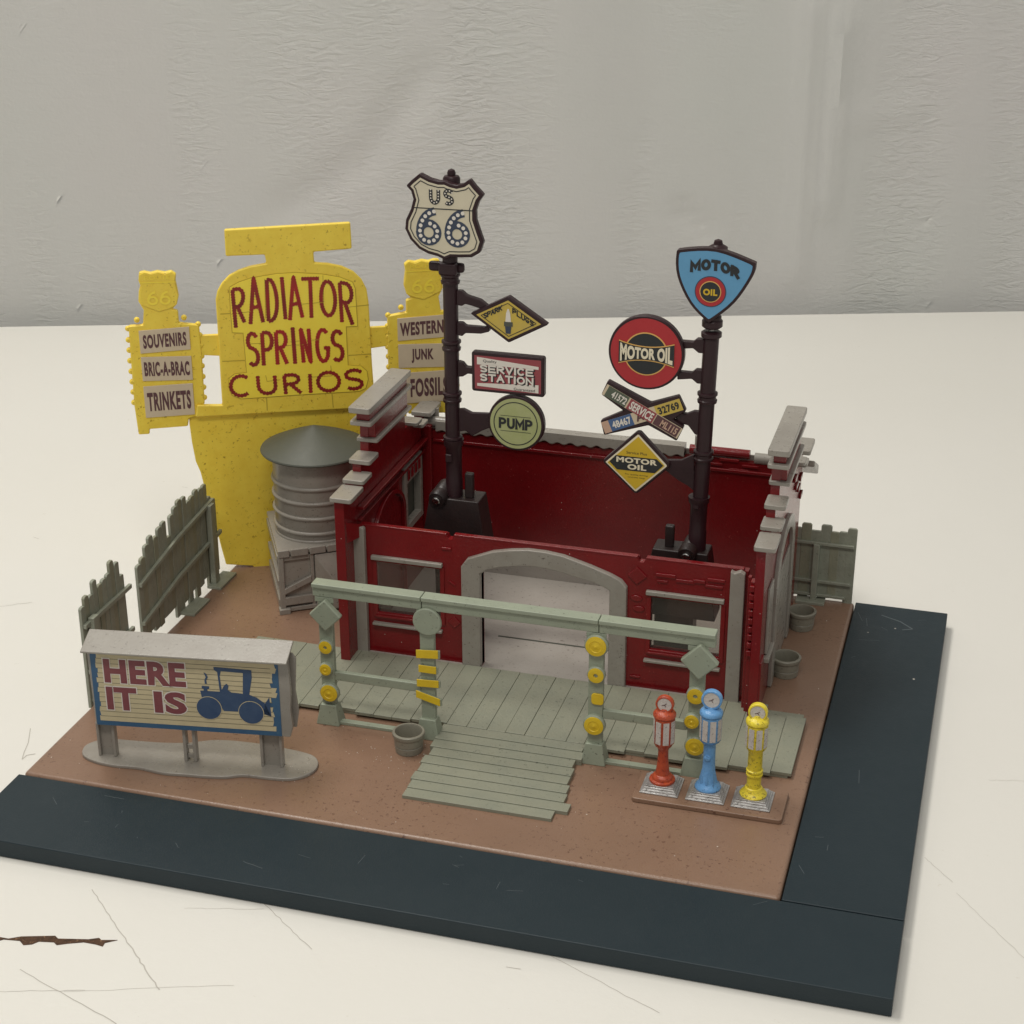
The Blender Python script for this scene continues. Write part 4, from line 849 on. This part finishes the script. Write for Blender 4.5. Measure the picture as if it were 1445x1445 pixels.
# ================================================================ WATER TANK AND CRATE
ax_ = Plane((0, 0, 0), (.8, .6, 0)); c0 = Vector((2.9, 10.5))
U2, V2 = Vector((.83, .555)), Vector((-.49, .872))
def cr3(a, b, z): p = c0+U2*a+V2*b; return Vector((p.x, p.y, z))
CM = Matrix(((.83, -.49, 0, c0.x), (.555, .872, 0, c0.y), (0, 0, 1, 0), (0, 0, 0, 1)))
ct = thing('wooden_crate', 'grey plank crate block under the round water tank', 'crate', (c0.x+.3, c0.y+1.8, .52))
def cb(name, *a, mt='grey', parent=ct, bevel=.025): return box(name, *a, mt, parent, bevel=bevel, mx=CM)
cb('crate_box', .1, 2.95, .1, 3.2, .62, 2.5)
cb('top_board', 0, 3.05, 0, 3.3, 2.5, 2.62)
for a, b in ((0.0, .36), (.40, .95), (1.0, 1.5), (1.55, 2.1), (2.15, 3.05)): cb('trim_board', a, b, -.06, .05, 2.44, 2.68)
cb('corner_board', 0, .17, -.03, .14, .52, 2.44); cb('corner_board', 1.0, 1.12, -.0, .12, .62, 2.44)
cb('frame_board', .17, 1.0, .02, .12, 2.28, 2.42); cb('side_board', -.03, .1, .14, 3.2, 2.2, 2.44); cb('side_board', -.03, .1, .14, 3.2, .62, .95); cb('side_board', -.03, .1, .14, 3.2, 1.4, 1.6)
cb('plank', .12, 1.05, -.03, .08, .78, 1.06); cb('foot_block', -.05, .3, -.12, .2, .52, .7); cb('base_board', .3, 1.3, -.02, .1, .56, .7)
bm = bmesh.new(); v = []
for dn in (-.04, .09): v.append([bm.verts.new(CM @ Vector((a, dn, z))) for a, z in ((.14, 1.16), (1.02, 1.5), (1.02, 1.72), (.14, 1.36))])
bm.faces.new(v[0]); bm.faces.new(v[1][::-1])
for q in range(4): bm.faces.new((v[0][q], v[0][(q+1) % 4], v[1][(q+1) % 4], v[1][q]))
link('plank', bm, 'grey', ct, bevel=.025)
bm = bmesh.new(); P_ = [(1.12, -.02, 2.42), (2.6, -.02, 2.42), (1.95, -.42, 1.5), (1.75, -.42, 1.5), (1.12, -.02, .6), (2.6, -.02, .6), (1.95, -.42, .6), (1.6, -.3, .6)]
v = [bm.verts.new(CM @ Vector(p)) for p in P_]
for f in ((0, 1, 2, 3), (0, 3, 7, 4), (3, 2, 6, 7), (2, 1, 5, 6), (0, 4, 5, 1), (4, 7, 6, 5)): bm.faces.new([v[i] for i in f])
link('sloped_chute', bm, 'grey', ct, bevel=.03)
tc = (3.35, 12.72)
wt = thing('water_tank', 'round grey water tank with four hoops and dark conical roof', 'water tank', (tc[0], tc[1], 2.62))
lathe('tank_wall', [(1.30, 2.63-2.62), (1.33, .05), (1.33, 2.55)], (tc[0], tc[1], 2.62), 'grey', wt, seg=56)
lathe('base_ring', [(1.36, 0), (1.36, .06), (1.33, .09)], (tc[0], tc[1], 2.615), 'grey', wt, seg=56)
for z in (2.93, 3.43, 3.93, 4.41): torus('hoop', 1.335, .065, (tc[0], tc[1], z), 'grey', wt)
lathe('roof', [(1.5, -.07), (1.66, -.03), (1.68, .01), (1.66, .05), (1.3, .22), (.9, .39), (.55, .53), (.3, .63), (.12, .70), (.04, .73), (0, .735)], (tc[0], tc[1], 5.31), 'roof', wt, seg=72)

# ================================================================ FENCES
def fence(label, pl, boards, rails, posts_, feet, zb, flip, group='grey-green picket fence panels', pegs=()):
    o0 = pl.p((boards[0][0]+boards[-1][1])/2, 0, 0); t = thing('picket_fence', label, 'fence', (o0.x, o0.y, zb), group)
    for i, (a, b, z0, z1) in enumerate(boards):
        lean = random.uniform(-.02, .02); g = .006; c = min(.05, (b-a)*.22)
        g = -.02 if flip else g
        pts = [(a+g, z0), (b-g, z0+random.uniform(0, .04)), (b-g+lean, z1-c), (b-g-c+lean, z1), (a+g+c+lean, z1), (a+g+lean, z1-c)]
        d = random.uniform(-.015, .015)
        prism('board', pts, pl, -.07+d, .03+d, 'fence_b' if i % 3 == 1 else 'fence', t, bevel=.02)
    for (p, q, hw) in rails:
        r_ = prism('rail', [(p[0], p[1]-hw), (q[0], q[1]-hw), (q[0], q[1]+hw), (p[0], p[1]+hw)], pl, .03, .14, 'fence', t, bevel=.02)
    for (a, b, z0, z1) in posts_: prism('post', [(a, z0), (b, z0), (b, z1), (a, z1)], pl, .05, .24, 'fence', t, bevel=.03)
    for (a, b, d) in feet: box('foot', *((pl.o.x, pl.o.x+d, a, b) if not flip else (a, b, pl.o.y-d, pl.o.y)), .52, .62, 'fence', t, bevel=.02)
    return t
PF = LEFTF(-.1)
def run(y0, y1, tops, z0, w=.29):
    out = []; k = len(tops); d = (y1-y0)/k
    for i, zt in enumerate(tops): out.append((y0+i*d, y0+(i+1)*d, z0(y0+i*d) if callable(z0) else z0, zt))
    return out
fence('short leaning picket fence panel behind the left end of the billboard', PF, run(3.82, 6.36, [3.5, 3.72, 3.62, 3.98, 3.72, 3.78, 3.82, 4.12, 3.95, 3.45], lambda y: .35 if y < 4.1 else .55),
      [((3.85, 2.93), (6.55, 2.96), .07), ((3.85, 1.5), (6.5, 1.6), .07)], [(4.1, 4.4, .6, 3.1)], [(3.9, 4.9, .5)], .3, False)
fence('long picket fence panel between the short fence and the yellow sign', PF, run(7.1, 12.5, [3.3, 3.42, 3.7, 3.86, 3.72, 3.9, 3.96, 3.35, 3.95, 4.1, 4.22, 4.2, 3.95, 3.98, 4.08, 4.0, 4.02, 3.5, 3.3], lambda y: random.choice((.5, .52, .75, .9))),
      [((7.12, 2.68), (9.6, 3.1), .065), ((9.6, 3.1), (12.2, 3.36), .065), ((7.1, 1.42), (9.6, 1.85), .065), ((9.6, 1.85), (12.6, 2.1), .065)], [(11.7, 12.0, .6, 3.35)], [(9.55, 10.7, .5), (11.5, 12.7, .5)], .5, False)
PB = FRONT(16.1)
fence('small picket fence panel at the back right corner beside the road strip', PB, [(17.75, 18.22, .6, 2.95), (18.22, 18.5, .6, 3.12), (18.5, 18.84, .62, 2.9), (18.84, 19.14, .6, 3.12), (19.14, 19.38, .62, 2.92), (19.38, 19.64, .62, 2.95), (19.64, 19.9, .5, 3.1)],
      [((17.8, 2.52), (19.86, 2.5), .05), ((17.8, 1.22), (19.84, 1.2), .05), ((17.8, .75), (19.7, .72), .045)], [(18.62, 18.82, .6, 2.52)], [(18.2, 19.1, .45)], .5, True)

# ================================================================ BILLBOARD
d_ = Vector((math.cos(R(9)), math.sin(R(9)), 0)); bo = Vector((1.57, 1.36, 0)); BP = Plane(bo, d_)
bb = thing('billboard', 'grey billboard with a blue old car poster reading HERE IT IS', 'billboard', (4.1, 1.9, .52))
z7 = lambda x, y, n=0: BP.uv(90+x*.2976, 680+y*.2976, n)
bs = [(.98, 1.55), (1.15, 1.9), (1.5, 2.1), (2.2, 2.2), (2.93, 2.31), (3.6, 2.5), (4.3, 2.85), (5.3, 2.98), (6.3, 2.95), (7.0, 2.85), (7.32, 2.6), (7.42, 2.2), (7.25, 1.8), (6.9, 1.55), (6.4, 1.46), (5.7, 1.40), (5.3, 1.2), (4.8, 1.08), (4.2, 1.0), (3.6, .92), (2.9, .98), (2.2, .9), (1.6, .95), (1.15, 1.15)]
prism('ground_base', catmull(bs, 4), TOP, .52, .62, 'grey', bb, bevel=.03)
pf_n = .30   # poster face stands this far in front of the leg line
zq = lambda x, y: z7(x, y, pf_n)
bl, br, tr, tl = zq(150, 1130), zq(1030, 1225), zq(1020, 868), zq(125, 780)
L_, R2, z0, z1 = (bl[0]+tl[0])/2, (br[0]+tr[0])/2, (bl[1]+br[1])/2, (tl[1]+tr[1])/2+.02
print('billboard', bl, br, tr, tl)
prism('panel', [(L_-.04, z0-.02), (R2+.22, z0-.02), (R2+.3, z0+.3), (R2+.26, z0+.8), (R2+.3, z0+1.3), (R2+.26, z1+.05), (L_-.08, z1+.05)], BP, pf_n-.16, pf_n-.01, 'grey', bb, bevel=.02)
prism('back_panel', [(L_+.1, z0+.1), (R2+.32, z0+.1), (R2+.4, z0+.6), (R2+.34, z0+1.2), (R2+.4, z1-.1), (R2+.3, z1+.05), (L_+.1, z1+.05)], BP, pf_n-.40, pf_n-.33, 'grey', bb, bevel=.02)
prism('end_panel', [(R2+.08, z0+.1), (R2+.2, z0+.1), (R2+.2, z1), (R2+.08, z1)], BP, pf_n-.33, pf_n-.16, 'grey', bb, bevel=.02)
# sloping hood
bm = bmesh.new(); h0, h1 = L_-.12, R2+.33
sec = [(pf_n+.34, z1+.05), (pf_n+.34, z1+.11), (pf_n-.46, z1+.36), (pf_n-.5, z1+.30)]
u = [bm.verts.new(BP.p(h0, z, n_)) for n_, z in sec]; v = [bm.verts.new(BP.p(h1, z, n_)) for n_, z in sec]; bm.faces.new(u); bm.faces.new(v[::-1])
for i in range(4): bm.faces.new((u[i], u[(i+1) % 4], v[(i+1) % 4], v[i]))
link('hood', bm, 'grey', bb, bevel=.025)
hp = prism('hood_strip', [(L_-.02, z1-.03), (R2+.2, z1-.03), (R2+.2, z1+.05), (L_-.02, z1+.05)], BP, pf_n, pf_n+.07, 'grey', bb, bevel=.015)
ps = prism('poster', [(L_, z0), (R2, z0), (R2, z1-.04), (L_, z1-.04)], BP, pf_n-.009, pf_n+.004, 'poster_blue', bb, bevel=0)
W_, H_ = R2-L_, z1-z0
nb = 14; yb0, yb1 = z0+.14, z1-.10; jag = random.Random(3); lx = []; pts_l = []; pts_r = []
for k in range(nb):
    a, b = yb0+(yb1-yb0)*k/nb, yb0+(yb1-yb0)*(k+1)/nb; le = L_+.13+jag.uniform(-.04, .05); re = R2-.14+jag.uniform(-.09, .07)
    if k in (4, 5): re -= .12
    pts_l += [(le, a), (le+jag.uniform(-.02, .02), b)]; pts_r += [(re, a), (re+jag.uniform(-.05, .05), b)]
sheet('poster_field', pts_r+pts_l[::-1], BP, pf_n+.005, 'poster', ps)
bm = bmesh.new()
for k in range(1, nb): zz = yb0+(yb1-yb0)*k/nb; bm_ribbon(bm, [(L_+.14, zz), (R2-.2, zz+jag.uniform(-.01, .01))], .0075, BP, pf_n+.0125)
link('poster_lines', bm, 'poster_line', ps)
def at7(x, y): return zq(x, y)
for txt, q in (('HERE', [(190, 945), (582, 975), (574, 868), (190, 828)]), ('IT', [(205, 1078), (345, 1082), (352, 978), (205, 968)]), ('IS', [(432, 1094), (585, 1100), (582, 1000), (428, 988)])):
    Q = [at7(*p) for p in q]; c_ = Vector((sum(p[0] for p in Q)/4, sum(p[1] for p in Q)/4))
    f = quad(*Q); u0 = (Q[0][0]+Q[3][0])/2; u1 = (Q[1][0]+Q[2][0])/2; v0 = (Q[0][1]+Q[1][1])/2; v1 = (Q[2][1]+Q[3][1])/2
    lettering('poster_lettering_outline', txt, rect(u0-.03, v0-.03, u1+.03, v1+.03), BP, pf_n+.014, 'white_ink', ps, .07, 1.05)
    lettering('poster_lettering', txt, rect(u0, v0, u1, v1), BP, pf_n+.020, 'poster_red', ps, .045, 1.06)
NC = pf_n+.014
def car(pts, dn, mt='poster_navy', name='poster_car'): sheet(name, [at7(*p) for p in pts], BP, NC+dn, mt, ps, th=.003)
def ccirc(cx, cy, r, dn, mt, name='poster_wheel'):
    c_ = at7(cx, cy); rr_ = abs(at7(cx+r, cy)[0]-c_[0]); sheet(name, circ(c_[0], c_[1], rr_, 30), BP, NC+dn, mt, ps, th=.003)
car([(648, 988), (655, 1020), (740, 1050), (760, 1085), (860, 1090), (905, 1040), (960, 1090), (985, 1112), (950, 1100), (985, 1110), (975, 1020), (955, 1050), (915, 1022), (880, 1008), (820, 1000), (760, 995)], 0)
car([(710, 876), (735, 878), (890, 892), (892, 930), (880, 1010), (850, 1008), (850, 905), (745, 896), (740, 920), (752, 1000), (742, 1000), (728, 900), (712, 890)], .004)
car([(750, 985), (760, 965), (772, 955), (782, 965), (778, 985), (800, 1000), (752, 1002)], .008)
car([(655, 965), (690, 968), (690, 978), (682, 980), (682, 992), (664, 990), (664, 978), (655, 976)], .008)
car([(664, 902), (676, 908), (684, 925), (676, 940), (680, 955), (670, 955), (668, 938), (674, 924)], .008)
for cx, cy, r in ((690, 1070, 58), (890, 1092, 58)): ccirc(cx, cy, r+3, .010, 'poster'); ccirc(cx, cy, r, .014, 'poster_navy')
for a, b in ((0.0, .5), (4.45, 5.05)):
    for s in (a, b-.08): prism('leg', [(s, .62), (s+.08, .62), (s+.08, z0-.02), (s, z0-.02)], BP, -.06, .16, 'grey', bb, bevel=.02)
    prism('leg_web', [(a+.08, .62), (b-.08, .62), (b-.08, z0+.1), (a+.08, z0+.1)], BP, .0, .05, 'grey', bb, bevel=0)
for s in (2.36, 2.62): prism('leg', [(s, .62), (s+.09, .62), (s+.09, z0-.02), (s, z0-.02)], BP, -.06, .16, 'grey', bb, bevel=.02)
for z in (.7, .98): prism('leg_rung', [(2.45, z), (2.62, z), (2.62, z+.13), (2.45, z+.13)], BP, .0, .1, 'grey', bb, bevel=.02)

# ================================================================ TUBS
def tub(label, x, y):
    t = thing('planter_tub', label, 'tub', (x, y, .52), 'round grey tubs on the brown base')
    lathe('tub_wall', [(.34, 0), (.37, .02), (.385, .2), (.37, .22), (.39, .24), (.405, .45), (.42, .46), (.44, .5), (.44, .58), (.42, .6), (.37, .6), (.355, .56), (.34, .16), (0, .15)], (x, y, .52), 'tub', t, seg=36)
    lathe('centre_nub', [(.07, 0), (.06, .03)], (x, y, .67), 'tub', t, seg=12)
tub('grey tub beside the left foot of the ramp', 9.42, 3.92)
tub('grey tub beside the right wall, nearer the small back fence', 18.6, 14.05)
tub('grey tub beside the right wall, nearer the camera', 18.55, 10.95)

# ================================================================ PUMPS
isl = prism('pump_island', rrect(15.72, 3.08, 19.58, 4.48, .1), TOP, .525, .66, 'brown', None, bevel=.03, loc=(17.6, 3.8, .52)); tag(isl, 'low brown island plinth under the three toy fuel pumps', 'island')
def pump(label, x, y, z_body, z_top, z_disc, rd, mt, kind):
    t = thing('fuel_pump', label, 'fuel pump', (x, y, .66), 'toy fuel pumps on the island')
    bm = bmesh.new(); lv = [(.66, .5), (.70, .5), (.70, .45), (.75, .45), (.75, .40), (.80, .40), (.80, .36), (.85, .36)]; V = []
    for z, s in lv: V.append([bm.verts.new((x+a*s, y+b*s*.95, z)) for a, b in ((-1, -1), (1, -1), (1, 1), (-1, 1))])
    bm.faces.new(V[0]); bm.faces.new(V[-1][::-1])
    for a, b in zip(V[:-1], V[1:]):
        for i in range(4): bm.faces.new((a[i], a[(i+1) % 4], b[(i+1) % 4], b[i]))
    link('stepped_plinth', bm, 'silver', t, bevel=.012)
    zb = z_body-.66; fl = {'red': [(.33, .19), (.34, .22), (.33, .25), (.27, .27), (.27, .32), (.24, .36), (.19, .4), (.165, .55), (.14, .8), (.13, zb-.22), (.16, zb-.12), (.22, zb-.06), (.24, zb)],
      'blue': [(.33, .19), (.34, .22), (.32, .27), (.25, .33), (.21, .4), (.19, .6), (.17, .65), (.155, 1.0), (.155, zb-.1), (.22, zb-.02), (.25, zb)],
      'yellow': [(.34, .19), (.35, .22), (.31, .27), (.24, .33), (.22, .4), (.185, .42), (.18, .75), (.215, .77), (.215, .82), (.185, .83), (.185, .86), (.215, .88), (.215, .92), (.185, .94), (.185, zb-.1), (.24, zb-.02), (.25, zb)]}[kind]
    lathe('column', fl, (x, y, .66), mt, t, seg=24)
    if kind == 'blue':
        for k in range(8):
            a = k*math.pi/4; lathe('flute', [(.05, 0), (.055, .2), (.03, .45)], (x+.2*math.cos(a), y+.2*math.sin(a), .9), mt, t, axis=(-.12*math.cos(a), -.12*math.sin(a), 1), seg=10)
        lathe('hose_boss', [(.09, 0), (.09, .05), (.05, .08)], (x-.02, y-.12, 1.78), mt, t, axis=(0, -1, 0), seg=16)
    hb = z_top-z_body
    bdy = lathe('cylinder_body', [(.25, 0), (.275, .03), (.275, hb-.02), (.25, hb)], (x, y, z_body), mt, t, seg=8)
    for k in range(8):   # one white window in each face of the eight-sided body
        a = R(22.5+45*k); nv = Vector((math.cos(a), math.sin(a), 0)); o_ = Vector((x, y, z_body))+nv*(.275*math.cos(R(22.5))); P = Plane(o_, (-nv.y, nv.x, 0))
        sheet('white_window', [(-.075, .07), (.075, .07), (.075, hb-.07), (-.075, hb-.07)], P, .002, 'pump_white', bdy, th=.012)
    lathe('dome_cap', [(.27, 0), (.295, .03), (.295, .09), (.24, .16), (.12, .19), (.09, .24)], (x, y, z_top), mt, t, seg=24)
    dc = lathe('dial_case', [(rd*.9, -.08), (rd, -.06), (rd, .06), (rd*.93, .08), (rd*.8, .085), (rd*.78, .05)], (x, y, z_disc), mt, t, axis=(0, -1, .05), seg=28)
    lathe('dial_face', [(rd*.77, .05), (rd*.77, .068)], (x, y, z_disc), 'pump_white', dc, axis=(0, -1, .05), seg=24)
    bm = bmesh.new(); P = Plane((x, y-.075, z_disc), (1, 0, 0)); bm_ribbon(bm, [(-.07, -.02), (0, 0), (.05, .05)], .008, P, .004); bm_ribbon(bm, [(0, 0), (.04, -.05)], .008, P, .006); link('dial_hands', bm, 'ink_plum', dc)
pump('orange-red toy fuel pump, the leftmost of the three', 16.38, 3.82, 1.96, 2.74, 3.10, .235, 'paint_red', 'red')
pump('sky blue toy fuel pump between the red and the yellow one', 17.57, 3.82, 2.24, 2.98, 3.42, .265, 'paint_blue', 'blue')
pump('speckled yellow toy fuel pump, the rightmost of the three', 18.74, 3.82, 2.22, 2.92, 3.24, .245, 'pump_yellow', 'yellow')
